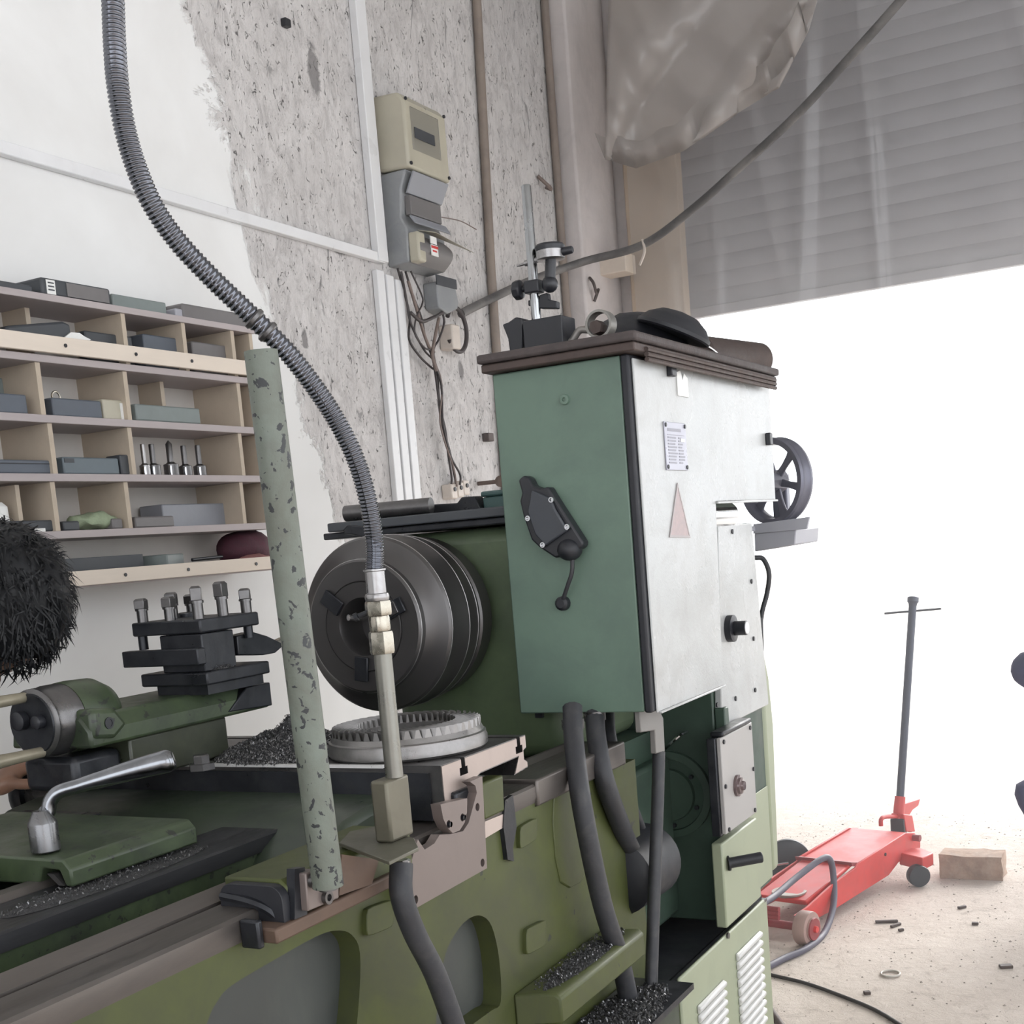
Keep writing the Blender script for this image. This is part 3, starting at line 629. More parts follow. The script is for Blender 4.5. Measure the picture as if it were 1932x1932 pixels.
for (x0, y0, x1, y1) in ((688, 1702, 738, 1768), (990, 1740, 1027, 1803), (978, 1548, 1010, 1603)):
    P = xz([(x0, y0+12), (x1, y0-6), (x1, y1-20), (x0, y1)], YB)
    xs = [p[0] for p in P]; Q = []
    for i in range(4):
        a_, c_, d_ = Vector(P[i-1]), Vector(P[i]), Vector(P[(i+1) % 4]); Q += [tuple(c_.lerp(a_, .22)), tuple(c_.lerp(a_, .08).lerp(c_.lerp(d_, .08), .5)), tuple(c_.lerp(d_, .22))]
    me = plate(Q, [], YB-.004, YB+.006); finish('cast_pad', me, g_bed, bed, bevel=.003)
P = xz([(1047, 1500), (1098, 1480), (1110, 1640), (1060, 1665)], YB); me = plate(smooth_poly(P, 3), [], YB+.001, YB+.006); finish('access_cover', me, g_bed, bed, bevel=.002)
# far rear rail beyond the saddle
zr = at(1080, 1440, Y=YB).z
b = B(); b.box((1.9, YB-.004, .856), (2.28, YB+.12, zr)); part('rear_rail_end', b, rail_m, bevel=.004)
b = B(); P = [at(x, y, Y=YB-.004) for x, y in ((953, 1510), (968, 1500), (975, 1560), (968, 1600), (970, 1625), (958, 1622), (950, 1560))]; b.prism(P, (0, .012, 0)); part('oil_stained_bracket', b, blk_oil)
b = B(); P = [at(x, y, Y=YB-.006) for x, y in ((905, 1480), (950, 1462), (953, 1530), (915, 1548))]; b.prism(P, (0, .03, 0)); part('rear_wiper', b, g_bed, bevel=.004)
b = B(); P = [at(x, y, Y=YB-.002) for x, y in ((915, 1550), (952, 1535), (952, 1560), (915, 1582))]; b.prism(P, (0, .02, 0)); part('bare_slideway', b, M('bare_metal_patch', (.5,.42,.38), .4, .4, .1, 8))

# saddle
saddle = thing('saddle', 'x', None); del saddle['label']
saddle.parent = lathe; saddle.location = V(1.5, 1.2, .9)-wloc(lathe)
WX = at(440, 1655, Y=1.045).x; wz = at(440, 1655, Y=1.045).z
b = B(); b.prism([V(WX, .965, wz-.008), V(WX, .975, wz), V(WX, 1.06, wz), V(WX, 1.06, z1+.012), V(WX, .965, z1-.02)], (1.455-WX, 0, 0)); part('rear_wing', b, g_bed, saddle, bevel=.003)
me = plate(rrect(0, 0, .095, .062, .018), [], 0, .014); me.transform(Matrix.Rotation(PI/2, 4, 'Z')); me.transform(Matrix.Translation(V(WX, .962, wz-.066)))
finish('wiper', me, blk_rub, saddle, bevel=.003)
b = B(); b.tube(spline([V(WX-.012, 1.055, z1+.012), V(WX-.016, 1.01, z1+.008), V(WX-.012, .985, z1-.002), V(WX-.004, .972, z1-.02)], 14), .006, 7); part('chip_wiper_lip', b, blk_oil, saddle)
b = B(); gz0, gz1 = zat(560, 1765, .955), zat(560, 1735, .955); b.box((at(523, 1770, Y=.955).x, .955, gz0), (at(775, 1660, Y=.955).x, .997, gz1)); part('gib_plate', b, rust, saddle, bevel=.003)
b = B(); b.box((at(490, 1760, Y=.97).x, .972, gz0-.004), (at(520, 1760, Y=.955).x, 1.0, gz1+.012)); part('gib_end', b, blk_oil, saddle, bevel=.003)
b = B(); P = [at(x, y, Y=.955) for x, y in ((556, 1640), (575, 1636), (580, 1725), (556, 1735))]; b.prism(P, (0, .012, 0)); part('bracket_strip', b, blk_oil, saddle)
b = B(); P = [at(x, y, Y=.945) for x, y in ((577, 1648), (600, 1640), (640, 1668), (640, 1695), (582, 1720))]; b.prism(P, (0, .02, 0)); part('post_clamp', b, pink_s, saddle, bevel=.002)
for x, y in ((588, 1662), (614, 1693)):
    q = at(x, y, Y=.945); b = B(); b.lathe([(0, .0085), (.006, .0085), (.006, .0045), (.001, .0045)], q, (0,-1,0), 14); part('cap_screw', b, steel_d, saddle)
b = B(); P = [at(x, y, Y=.952) for x, y in ((645, 1612), (715, 1622), (702, 1668), (640, 1690))]; b.prism(P, (0, .01, 0)); part('bracket_gusset', b, rust, saddle)
# bridge under the cross slide
CX0, CX1 = 1.605, 1.878; CZ = .983
b = B(); b.prism([V(1.36, 1.07, .86), V(1.40, 1.07, .90), V(1.46, 1.07, .930), V(1.52, 1.07, .938), V(1.85, 1.07, .938), V(1.90, 1.07, .86)], (0, .70, 0)); part('bridge', b, g_sad, saddle, bevel=.012, seg=3)
b = B(); b.prism([V(CX0+.02, .99, .87), V(CX0+.02, .99, .938), V(1.70, .99, .938), V(1.70, .99, .87)], (0, .12, 0)); part('bridge_end', b, blk_oil, saddle, bevel=.004)
# inner wing, chipped green
YI = 1.235; wt = at(133, 1623, Y=YI).z; wb = at(136, 1675, Y=YI).z; wx0 = at(133, 1640, Y=YI).x
b = B(); b.prism([V(wx0, YI, wb), V(wx0, YI, wt-.012), V(wx0, YI+.012, wt), V(wx0, 1.60, wt+.002), V(wx0, 1.60, wb), V(wx0, YI+.06, wb), V(wx0, YI+.05, wt-.012), V(wx0, YI+.02, wt-.014), V(wx0, YI+.012, wb)], (at(372, 1570, Y=YI).x-wx0, 0, 0)); part('inner_wing', b, g_old, saddle, bevel=.003)
b = B(); b.prism([V(wx0+.01, YI+.028, wt-.018), V(wx0+.01, YI+.040, wt-.018), V(wx0+.01, YI+.022, wb+.002), V(wx0+.01, YI+.012, wb+.002)], (-.012, 0, 0)); part('wiper_clip', b, steel_d, saddle)
b = B(); b.box((.45, YI+.13, wt-.02), (wx0+.06, 1.60, wt-.004)); part('apron_cover', b, g_old, saddle, bevel=.004)
b = B(); b.box((wx0-.02, 1.58, .50), (1.62, 1.68, wt-.03)); part('apron', b, g_old, saddle, bevel=.006)
# brown oiled plate with scalloped cut-out
def zp(P): return [(540+x*.2588, 1330+y*.2588) for x, y in P]
P = xz(zp([(1430,520),(1465,1190),(950,1480),(880,1250),(960,980),(1010,1055),(1080,1010),(1120,945),(1200,940),(1290,920),(1330,860),(1390,640),(1380,590),(1340,560)]), .975)
hol = [circ(*xz([q], .975)[0], .0062, 14) for q in zp([(1395,745),(1432,1150),(945,1420)])]
finish('taper_plate', plate(P, hol, .975, .99), pink_s, saddle, bevel=.0012)
P = xz(zp([(1125,725),(1320,680),(1318,780),(1300,860),(1265,915),(1215,935),(1175,895),(1145,830)]), .968)
hol = [circ(*xz([q], .968)[0], .006, 14) for q in zp([(1185,870),(1285,820)])]
cl = finish('round_clamp', plate(P, hol, .968, .985), pink_s, saddle, bevel=.001)
for q in zp([(1185,870),(1285,820)]):
    p = at(*q, Y=.972); b = B(); b.lathe([(0, .0042), (.004, .0042)], p, (0,-1,0), 12); part('screw', b, blk, cl)
# cross slide with T-slots
def slot(xc): return [(xc-.006, CZ), (xc-.006, CZ-.014), (xc-.012, CZ-.014), (xc-.012, CZ-.026), (xc+.012, CZ-.026), (xc+.012, CZ-.014), (xc+.006, CZ-.014), (xc+.006, CZ)]
s1 = at(873, 1440, Y=1.0).x; s2 = at(980, 1392, Y=1.0).x-.006
prof = [(CX0, .925), (CX0, CZ)]+slot(s1)+slot(s2)+[(CX1, CZ), (CX1, CZ-.022), (CX1-.010, CZ-.024), (CX1-.010, CZ-.040), (CX1, CZ-.045), (CX1, .928), (CX1-.05, .924), (CX1-.030, CZ-.032), (s1+.05, CZ-.034), (s1+.012, .938), (s1+.012, .925)]
b = B(); b.prism([V(x, 1.0, z) for x, z in prof], (0, .76, 0)); cs = part('cross_slide', b, steel_d)
b = B(); b.prism([V(x, .9990, z) for x, z in [(CX0+.0015, .927), (CX0+.0015, CZ-.0015)]+[(x, z-.0015 if z == CZ else z) for x, z in slot(s1)]+[(x, z-.0015 if z == CZ else z) for x, z in slot(s2)]+[(CX1-.0015, CZ-.0015), (CX1-.0015, CZ-.02), (CX1-.012, CZ-.024), (CX1-.012, CZ-.040), (CX1-.0015, CZ-.046), (CX1-.0015, .930), (CX1-.046, .926), (CX1-.028, CZ-.030), (s1+.05, CZ-.032), (s1+.010, .938), (s1+.010, .927)]], (0, .0008, 0)); part('machined_end_face', b, M('bright_end_face', (.42,.35,.32), .4, .45, .1, 8, (.3,.25,.23), .4, 14), cs)
b = B(); b.box((CX0-.004, 1.02, .900), (CX0, 1.755, .972)); part('slide_side_plate', b, blk_oil, cs)
b = B(); b.box((CX0-.005, 1.10, CZ-.004), (CX0+.003, 1.56, CZ+.0008)); part('edge_highlight', b, M('painted_highlight', (.75,.74,.73), .35, .3, .08, 30), cs)  # highlight along the slide edge, painted in as a pale strip
b = B(); b.box((1.575, 1.70, .88), (1.86, 1.80, .972)); part('slide_end_casting', b, blk_oil, cs, bevel=.01)
# cross slide handwheel on the far side
hc_ = at(84, 1494, Y=1.82); b = B(); b.lathe([(0, .012), (.002, .054), (.010, .058), (.022, .058), (.030, .054), (.032, .042), (.034, .014)], hc_, (0,1,0), 36); hw = part('cross_feed_handwheel', b, blk_oil, smooth=50)
b = B(); b.lathe([(-.06, .030), (-.004, .044), (.002, .044)], hc_, (0,1,0), 28); part('feed_dial', b, steel_d, hw)
b = B(); b.cyl(hc_+V(-.035, .02, .02), hc_+V(-.04, .09, .022), .010); part('crank_grip', b, blk, hw)

# compound slide along the bed, with graduated dial
YC = 1.455; ctop = at(300, 1326, Y=YC).z; cbot = at(300, 1398, Y=YC).z; cx0 = at(168, 1370, Y=YC).x; cx1 = at(507, 1300, Y=YC).x
comp = thing('compound_slide', 'x', None); del comp['label']; comp.parent = lathe; comp.location = V(1.55, 1.53, CZ)-wloc(lathe)
b = B(); b.prism([V(cx0, YC, cbot+.012), V(cx0, YC, ctop-.022), V(cx0, YC+.018, ctop), V(cx0, YC+.16, ctop), V(cx0, YC+.17, cbot+.012)], (cx1-cx0, 0, 0)); part('top_slide', b, g_old, comp, bevel=.005)
b = B(); b.prism([V(at(430, 1330, Y=YC-.002).x, YC-.003, cbot+.020), V(at(465, 1300, Y=YC-.002).x, YC-.003, ctop-.004), V(cx1+.002, YC-.003, ctop-.004), V(cx1+.002, YC-.003, cbot+.014)], (0, .10, 0)); part('slide_steel_end', b, blk_oil, comp, bevel=.002)
b = B(); b.box((at(255, 1400, Y=YC).x, YC+.012, CZ+.001), (at(440, 1380, Y=YC).x, YC+.15, cbot+.012)); part('swivel_base', b, M('olive_base_paint', (.05,.056,.035), .4, 0, .3, 6, (.02,.022,.02), .9, 8), comp, bevel=.004)
b = B(); b.box((at(165, 1420, Y=YC).x, YC+.03, CZ+.001), (at(255, 1400, Y=YC).x, YC+.14, cbot)); part('dark_base', b, blk_oil, comp, bevel=.01)
nb = at(375, 1392, Y=YC-.04); b = B(); b.lathe([(0, .022), (.010, .022), (.011, .014), (.022, .014), (.024, .012)], V(nb.x, nb.y, CZ+.0006), (0,0,1), 6); part('clamp_nut', b, steel_d, comp, smooth=20)
me_b = B(); me_b.prism([V(at(172, 1340, Y=YC-.004).x, YC-.004, at(172, 1338, Y=YC).z), V(at(215, 1335, Y=YC).x, YC-.004, at(215, 1335, Y=YC).z), V(at(240, 1370, Y=YC).x, YC-.004, at(240, 1365, Y=YC).z), V(at(215, 1398, Y=YC).x, YC-.004, at(215, 1395, Y=YC).z), V(at(174, 1398, Y=YC).x, YC-.004, at(174, 1396, Y=YC).z)], (0, .06, 0)); ear = part('screw_ear', me_b, g_old, comp, bevel=.008)
q = at(206, 1364, Y=YC-.0045); b = B(); b.lathe([(0, .009), (.001, .009), (.001, .006), (-.004, .006)], q, (0,-1,0), 14); part('set_screw', b, blk, ear)
dc = at(62, 1366, Y=1.535); dd = .052; b = B(); b.lathe([(.055, dd*1.04), (.075, dd*1.06), (.115, dd*1.03), (.14, dd*.8), (.15, .02)], dc, (1,0,0), 40); part('dial_housing', b, g_old, comp, smooth=40)
b = B(); b.lathe([(0, dd*.90), (.004, dd), (.010, dd*.98), (.012, dd*1.0), (.028, dd*1.0), (.030, dd*1.03), (.054, dd*1.03)], dc, (1,0,0), 40); dial = part('graduated_dial', b, steel_d, comp, smooth=40)
b = B(); b.lathe([(-.002, .02), (-.003, dd*.86), (0, dd*.88)], dc, (1,0,0), 36); part('dial_face', b, blk_oil, dial)
for dy, dz, r in ((-.022, .004, .010), (.016, .006, .014)):
    b = B(); b.lathe([(0, r), (-.012, r), (-.014, r*.7)], dc+V(-.003, dy, dz), (1,0,0), 18); part('crank_socket', b, blk, dial)
for dy, dz in ((.01, .040), (-.012, -.042)):
    b = B(); b.lathe([(0, .008), (-.05, .009), (-.10, .011), (-.105, .006)], dc+V(.0, dy, dz), (1,0,0), 14); part('crank_handle', b, M('worn_crank_handle', (.30,.27,.20), .4, .3, .25, 12), dial)

# four way tool post
YT = 1.425
def zy(P): return [(200+x*.1863, 1060+y*.1863) for x, y in P]
tp = thing('tool_post', 'x', None); del tp['label']; tp.parent = lathe; tp.location = V(1.65, 1.5, 1.09)-wloc(lathe)
TX = at(388, 1270, Y=YT).x
tz = lambda y, x=387: at(x, y, Y=YT).z
tY1 = at(247, 1178, X=TX).y; tX1 = at(487, 1150, Y=YT).x
b = B(); b.box((TX, YT, tz(1194)), (tX1, tY1, tz(1167))); topp = part('top_plate', b, blk_oil, tp, bevel=.003)
b = B(); b.box((TX+.002, YT+.002, tz(1268)), (at(446, 1230, Y=YT).x, at(302, 1230, X=TX).y, tz(1195))); part('core_block', b, blk_oil, tp, bevel=.002)
b = B(); b.box((TX-.002, YT-.004, tz(1294)), (tX1+.01, at(268, 1290, X=TX).y, tz(1268.5))); part('base_plate', b, blk_oil, tp, bevel=.003)
b = B(); b.box((TX+.012, YT+.01, ctop-.001), (tX1+.006, tY1-.03, tz(1294.5))); part('pivot_base', b, blk_oil, tp)
b = B(); xa = TX-.016; b.box((xa, at(372, 1230, X=xa).y, at(300, 1258, X=xa).z), (xa+.02, at(230, 1240, X=xa).y, at(300, 1227, X=xa).z)); part('cutting_tool', b, blk_oil, tp, bevel=.002)
yb_ = YT+.05
b = B(); P = [at(x, y, Y=YT+.02) for x, y in ((447, 1200), (478, 1192), (505, 1200), (522, 1208), (538, 1216), (520, 1232), (498, 1236), (450, 1236))]; b.prism(P, (0, .03, 0)); ct = part('cutting_tool', b, blk_oil, tp, bevel=.002)
b = B(); P = [at(x, y, Y=YT+.018) for x, y in ((524, 1208), (537, 1202), (539, 1212))]; b.prism(P, (0, .012, 0)); part('carbide_tip', b, brass, ct)
mX, mY = (TX+tX1)/2, (YT+tY1)/2
for (px_, py_, h) in ((TX+.014, tY1-.014, 46), (TX+.014, mY, 46), (TX+.014, YT+.014, 62), (mX, YT+.014, 66), (tX1-.014, YT+.014, 48), (mX+.01, tY1-.016, 52), (tX1-.014, tY1-.014, 44)):
    p = V(px_, py_, tz(1167))
    hh = h/2440*2.1
    b = B(); b.lathe([(-.0002, .0092), (hh*.48, .0092), (hh*.48, .0112), (hh*.56, .0112)], p, (0,0,1), 14); bolt = part('clamp_bolt', b, steel_d, tp)
    b = B(); b.lathe([(hh*.56, .0125), (hh*.93, .0125), (hh, .0085)], p, (0,0,1), 4, True, random.random()); part('bolt_head', b, steel_d, bolt, smooth=20, bevel=.001)
p = at(352, 1164, Z=tz(1167)); b = B(); b.lathe([(-.0002, .022), (.006, .022), (.008, .018)], p+V(.01, 0, 0), (0,0,1), 24); part('center_nut', b, blk_oil, tp)
for (x, y, xx, yy) in ((270, 1220, 0, 0), (469, 1196, 0, 0)):
    if x < 300: p = V(TX+.012, at(270, 1210, X=TX+.012).y, 0); zA, zB_ = at(270, 1226, X=TX+.012).z, tz(1194)
    else: p = V(at(469, 1196, Y=YT+.014).x, YT+.014, 0); zA, zB_ = at(469, 1203, Y=YT+.014).z, tz(1194)
    b = B(); b.cyl((p.x, p.y, zA), (p.x, p.y, zB_+.001), .008, n=12); part('clamp_screw_end', b, blk_oil, tp)

# headstock
hsx = 2.285
b = B(); b.box((hsx, 1.13, .862), (2.67, 1.52, 1.335)); hs = part('headstock', b, g_hs, bevel=.03, seg=4)
b = B(); b.box((hsx-.035, 1.16, 1.338), (2.66, 1.64, 1.352)); part('headstock_cover', b, blk_oil, hs, bevel=.003)
b = B(); b.box((hsx-.045, 1.15, 1.353), (2.66, 1.62, 1.372)); part('top_tray', b, box_dk, hs, bevel=.003)
b = B(); b.box((2.20, 1.09, .80), (2.66, 1.52, .861)); part('headstock_foot', b, g_dark, hs)
b = B(); b.box((hsx-.01, 1.17, .95), (hsx-.0005, 1.185, 1.30)); part('seam_strip', b, blk, hs)
# chuck, axis along the bed
AX, AZ_ = 1.42, 1.165
b = B(); b.lathe([(2.118, .05), (2.06, .05), (2.048, .056), (2.046, .085), (2.050, .0865), (2.048, .088), (2.048, .124), (2.052, .128), (2.064, .130), (2.074, .140), (2.082, .152), (2.088, .166), (2.093, .170), (2.097, .170), (2.098, .168), (2.150, .168), (2.156, .171), (2.163, .171), (2.166, .168), (2.206, .167), (2.210, .162), (2.216, .162), (2.220, .166), (2.262, .163), (2.275, .14), (2.284, .14)], (0, AX, AZ_), (1,0,0), 72, cap=True); chuck = part('chuck', b, M('dark_chuck_steel', (.105,.10,.10), .34, .75, .10, 3, rvar=.04), smooth=28)
b = B(); b.lathe([(2.13, .048), (2.131, .001)], (0, AX, AZ_), (1,0,0), 32); part('bore', b, blk, chuck)
for x, r in ((2.0955, .1712), (2.1595, .1722), (2.2, .1684), (2.0535, .1292)):
    b = B(); b.lathe([(x-.0012, r-.001), (x-.0008, r), (x+.0008, r), (x+.0012, r-.001)], (0, AX, AZ_), (1,0,0), 72, cap=False); part('bright_ring', b, steel, chuck, smooth=60)
for k in range(3):
    a = 2.75+k*2*PI/3; u = V(0, math.cos(a), math.sin(a)); w = V(0, -math.sin(a), math.cos(a)); o = V(2.046, AX, AZ_)
    for st, (r0, r1, h, hw_) in enumerate(((.058, .105, .006, .015), (.062, .092, .010, .012), (.064, .080, .014, .010))):
        b = B(); P = [o+u*r0-w*hw_, o+u*r1-w*hw_, o+u*r1+w*hw_, o+u*r0+w*hw_]; b.prism(P, (-h, 0, 0))
        if st == 0: jaw = part('chuck_jaw', b, blk_oil, chuck, bevel=.0015)
        elif k == 0: part('jaw_step', b, steel_d, jaw if False else chuck, bevel=.001)
        else: b.bm.free()
b = B(); b.cyl(V(2.03, 1.44, 1.185), V(2.075, 1.425, 1.18), .006, n=12); part('workpiece_stub', b, steel, chuck)
# headstock support under cabinet, recess and drive parts
b = B(); b.box((2.36, 1.06, .44), (2.67, 1.50, .80)); part('motor_bay', b, g_dark, bevel=.01)
b = B(); q = at(1190, 1640, Y=1.03); b.lathe([(-.06, .06), (-.05, .075), (.10, .078), (.11, .05)], V(q.x-.02, 1.03, q.z), (1,0,0), 30); part('motor', b, blk_rub, smooth=50)
q = at(1262, 1500, X=2.665); b = B(); b.lathe([(0, .098), (-.012, .098), (-.014, .082), (-.008, .080), (-.008, .06), (-.018, .058), (-.02, .02)], V(2.679, q.y, q.z), (1,0,0), 40); pul = part('gear_cover_disc', b, g_dark, smooth=40)
for a in range(6):
    b = B(); c0 = V(2.668, q.y+.07*math.cos(a*PI/3+.4), q.z+.07*math.sin(a*PI/3+.4)); b.cyl(c0, c0+V(-.008,0,0), .005, n=6); part('bolt', b, blk, pul)
q = at(1245, 1620, X=2.64); b = B(); b.tube([V(2.64, q.y+.035*math.cos(a), q.z+.055*math.sin(a)) for a in [i*2*PI/28 for i in range(29)]], .006, 7); part('drive_belt', b, blk_rub, smooth=60)
q = at(1280, 1395, X=2.64); b = B(); b.tube(spline([q+V(.03,.05,-.03), q+V(0,.02,-.01), q+V(0,-.005,.01), q+V(.03,-.01,.012)], 14), .004, 7); part('grease_nipple_pipe', b, chrome)

# electrical cabinet
XC, YD = 2.2, .897
czb, czt = .970, 1.615
cabn = thing('control_cabinet', 'x', None); del cabn['label']; cabn.parent = lathe; cabn.location = V(2.5, 1.05, czb)-wloc(lathe)
xn = at(1351, 947, Y=YD).x; zn = at(1351, 947, Y=YD).z; xr = at(1452, 735, Y=YD).x; xb = at(1364, 1284, Y=YD).x
b = B(); b.prism([V(XC, .918, czb), V(XC, .918, czt), V(xr-.01, .918, czt), V(xr-.01, .918, zn+.015), V(xb-.01, .918, zn+.015), V(xb-.01, .918, czb)], (0, 1.178-.918, 0)); part('cabinet_body', b, g_cab, cabn, bevel=.003)
b = B(); b.prism([V(XC-.001, .902, czb-.002), V(XC-.001, .902, czt+.001), V(xr-.006, .902, czt+.001), V(xr-.006, .902, zn+.01), V(xb-.006, .902, zn+.01), V(xb-.006, .902, czb-.002)], (0, .0155, 0)); part('door_gasket', b, blk_rub, cabn, bevel=.004)
zb_l, zb_r = at(1225, 1341, Y=YD).z, at(1364, 1284, Y=YD).z
dp = plate([(XC+.016, czb-.004), (xb, czb-.004), (xn, zn-.008), (xn, zn), (xr, zn), (xr, czt-.006), (XC+.012, czt-.006)], [], YD, .9018); door_p = finish('door_panel', dp, grey_p, cabn, bevel=.003)
b = B(); b.box((xn-.002, YD-.006, zn-.004), (xr, YD-.0004, zn+.001)); part('door_lip', b, grey_p, door_p, bevel=.001)
b = B(); b.box((XC+.02, YD-.006, czb-.006), (xb, YD-.0004, czb-.002)); part('door_lip', b, grey_p, door_p, bevel=.001)
# data plate
q0, q1 = at(1250, 795, Y=YD), at(1296, 888, Y=YD)
b = B(); b.box((q0.x, YD-.003, q1.z), (q1.x, YD-.0003, q0.z)); dpl = part('data_plate', b, M('data_plate_metal', (.40,.40,.46), .35, .2, .06, 10), door_p, bevel=.0008)
b = B()
W_ = q1.x-q0.x; H_ = q0.z-q1.z
b.box((q0.x+.1*W_, YD-.0036, q0.z-.27*H_), (q1.x-.1*W_, YD-.0031, q0.z-.26*H_))
for k in range(9):
    zz = q0.z-(.34+.065*k)*H_
    for c0, c1 in ((.12, .44+.1*random.random()), (.6, .74+.14*random.random())): b.box((q0.x+c0*W_, YD-.0036, zz), (q0.x+c1*W_, YD-.0031, zz+.003))
b.box((q0.x+.14*W_, YD-.0036, q0.z-.19*H_), (q1.x-.25*W_, YD-.0031, q0.z-.13*H_))
tx = part('engraved_lines', b, M('engraving', (.30,.30,.345), .5), dpl); tx['kind'] = 'stuff'
b = B(); b.box((q0.x+.72*W_, YD-.0040, q0.z-.40*H_), (q0.x+.9*W_, YD-.0032, q0.z-.33*H_)); part('white_field', b, paper, dpl)
for x in (q0.x+.006, q1.x-.006):
    for z in (q0.z-.006, q1.z+.006):
        b = B(); b.cyl((x, YD-.003, z), (x, YD-.005, z), .004, n=8); part('rivet', b, blk, dpl)
# faded warning triangle
P = xz([(1277, 915), (1263, 1012), (1300, 1013)], YD)
fin = [P[0], P[1], P[2]]
finish('warning_triangle', plate(fin, [], YD-.0016, YD-.0003), M('faded_red_sticker', (.42,.33,.33), .5, 0, .25, 60, (.30,.26,.26), .6, 90), door_p)
c_ = ((P[0][0]+P[1][0]+P[2][0])/3, (P[0][1]+P[1][1]+P[2][1])/3)
inn = [(c_[0]+(x-c_[0])*.93, c_[1]+(z-c_[1])*.93) for x, z in P]
out_ = [(c_[0]+(x-c_[0])*1.06, c_[1]+(z-c_[1])*1.06) for x, z in P]
finish('triangle_border', plate(out_, [inn], YD-.0022, YD-.0003), M('faded_border', (.40,.36,.36), .5), door_p)
q0, q1 = at(1275, 702, Y=YD), at(1298, 750, Y=YD)
b = B(); b.prism([V(q0.x, YD-.002, q1.z), V(q0.x, YD-.002, q0.z), V(q0.x+.02, YD-.002, q0.z+.004), V((q0.x+q1.x)/2, YD-.002, q0.z-.014), V(q1.x-.02, YD-.002, q0.z), V(q1.x, YD-.002, q0.z-.008), V(q1.x, YD-.002, q1.z)], (0, .0016, 0)); part('paper_tag', b, paper, door_p)
q = at(1262, 699, Y=YD); b = B(); b.box((q.x-.014, YD-.012, q.z-.012), (q.x+.012, YD-.0004, q.z+.012)); part('door_latch', b, blk, door_p, bevel=.002)
q = at(1447, 829, Y=YD); b = B(); b.box((q.x-.014, YD-.012, q.z-.014), (q.x+.008, YD-.0004, q.z+.014)); part('door_stud', b, blk, door_p, bevel=.002)
q = at(1066, 754, X=XC); b = B(); b.lathe([(0, .010), (-.005, .009), (-.0055, .004), (-.002, .003)], q, (1,0,0), 18); part('cover_screw', b, g_cab, cabn)
# lid: dark tray with a worn rim
lx0, lx1, ly0, ly1 = 2.180, xr+.004, .880, 1.190
b = B(); b.box((lx0, ly0, czt+.002), (lx1, ly1, czt+.018)); lid = part('cabinet_lid', b, rustd, cabn, bevel=.003)
b = B(); b.box((lx0-.006, ly0-.006, czt+.019), (lx1+.006, ly1+.006, czt+.036)); part('lid_mat', b, M('worn_brown_rubber', (.075,.06,.058), .7, 0, .3, 14, (.03,.028,.03), .6, 20, bump=.5, bs=60), lid, bevel=.005)
for k in range(3):
    b = B(); b.cyl((lx0+.05, ly0-.002, czt-.004-.009*k+.012), (lx1-.02, ly0-.002, czt-.004-.009*k+.012), .0045, n=8); part('rim_bead', b, rustd, lid)
# switch housing with a cable on the green side
def sx(P, X): return [at(x, y, X=X) for x, y in P]
P = sx([(990, 906), (1000, 897), (1010, 901), (1018, 917), (1034, 922), (1046, 918), (1054, 932), (1112, 1022), (1110, 1031), (1090, 1043), (1060, 1052), (1030, 1032), (1015, 1018), (1000, 975), (993, 945), (997, 930)], XC)
b = B(); b.prism(P, (-.028, 0, 0)); sw = part('switch_housing', b, blk, cabn, bevel=.004)
P = sx([(1006, 925), (1042, 940), (1050, 960), (1074, 1000), (1032, 1030), (1012, 1008), (998, 965)], XC-.028); b = B(); b.prism(P, (-.008, 0, 0)); cv = part('switch_cover', b, M('slate_plastic', (.045,.05,.06), .4, 0, .15, 10), sw, bevel=.003)
for x, y in ((1041, 943), (997, 978), (1071, 994), (1025, 1028)):
    q = at(x, y, X=XC-.034); b = B(); b.lathe([(0, .0052), (-.004, .0052), (-.004, .003), (-.001, .003)], q, (1,0,0), 12); part('cover_screw', b, chrome, sw)
q = at(1075, 1037, X=XC-.02); b = B(); b.ball(q, .026, (1, .9, .8)); part('cable_gland', b, blk_rub, sw)
pts = spline([at(1080, 1050, X=XC-.022), at(1079, 1080, X=XC-.022), at(1071, 1105, X=XC-.02), at(1063, 1130, X=XC-.012), at(1062, 1142, X=XC-.003)], 16)
b = B(); b.tube(pts, .0042, 8); part('switch_lead', b, cable_m, sw, smooth=60)
q = at(1064, 1138, X=XC); b = B(); b.lathe([(0, .014), (-.012, .013), (-.016, .008)], q, (1,0,0), 16); part('lead_gland', b, blk_rub, sw)

# hoses dropping from the cabinet
def hose(name, pts, r, mat, parent=None, n=12, seg=40):
    b = B(); b.tube(spline(pts, seg), r, n); return part(name, b, mat, parent, smooth=60)
hose('cable_hose', [at(1080, 1335, Y=1.02), at(1083, 1400, Y=1.0), at(1098, 1520, Y=.965), at(1135, 1700, Y=.955), at(1172, 1820, Y=.955), at(1200, 1960, Y=.955)], .0185, cable_m)
hose('cable_hose', [at(1122, 1335, Y=1.03), at(1125, 1390, Y=1.01), at(1140, 1470, Y=.985), at(1172, 1560, Y=.99), at(1202, 1630, Y=1.02), at(1200, 1650, Y=1.06)], .019, cable_m)
hose('cable_hose', [at(1148, 1335, Y=1.06), at(1152, 1390, Y=1.04), at(1172, 1470, Y=1.02), at(1205, 1555, Y=1.02), at(1214, 1590, Y=1.05)], .012, cable_m)
for x in (1080, 1122):
    q = at(x, 1352, Y=1.025); b = B(); b.cyl((q.x, q.y, czb+.002), (q.x, q.y, czb-.016), .021, n=16); part('hose_collar', b, steel_d)
P = [at(x, y, Y=.935) for x, y in ((1207, 1338), (1240, 1330), (1252, 1355), (1255, 1418), (1238, 1422), (1236, 1378), (1210, 1382))]
b = B(); b.prism(P, (0, .012, 0)); part('hose_bracket', b, M('grey_bracket', (.20,.19,.18), .5, .2, .15, 9), bevel=.002)
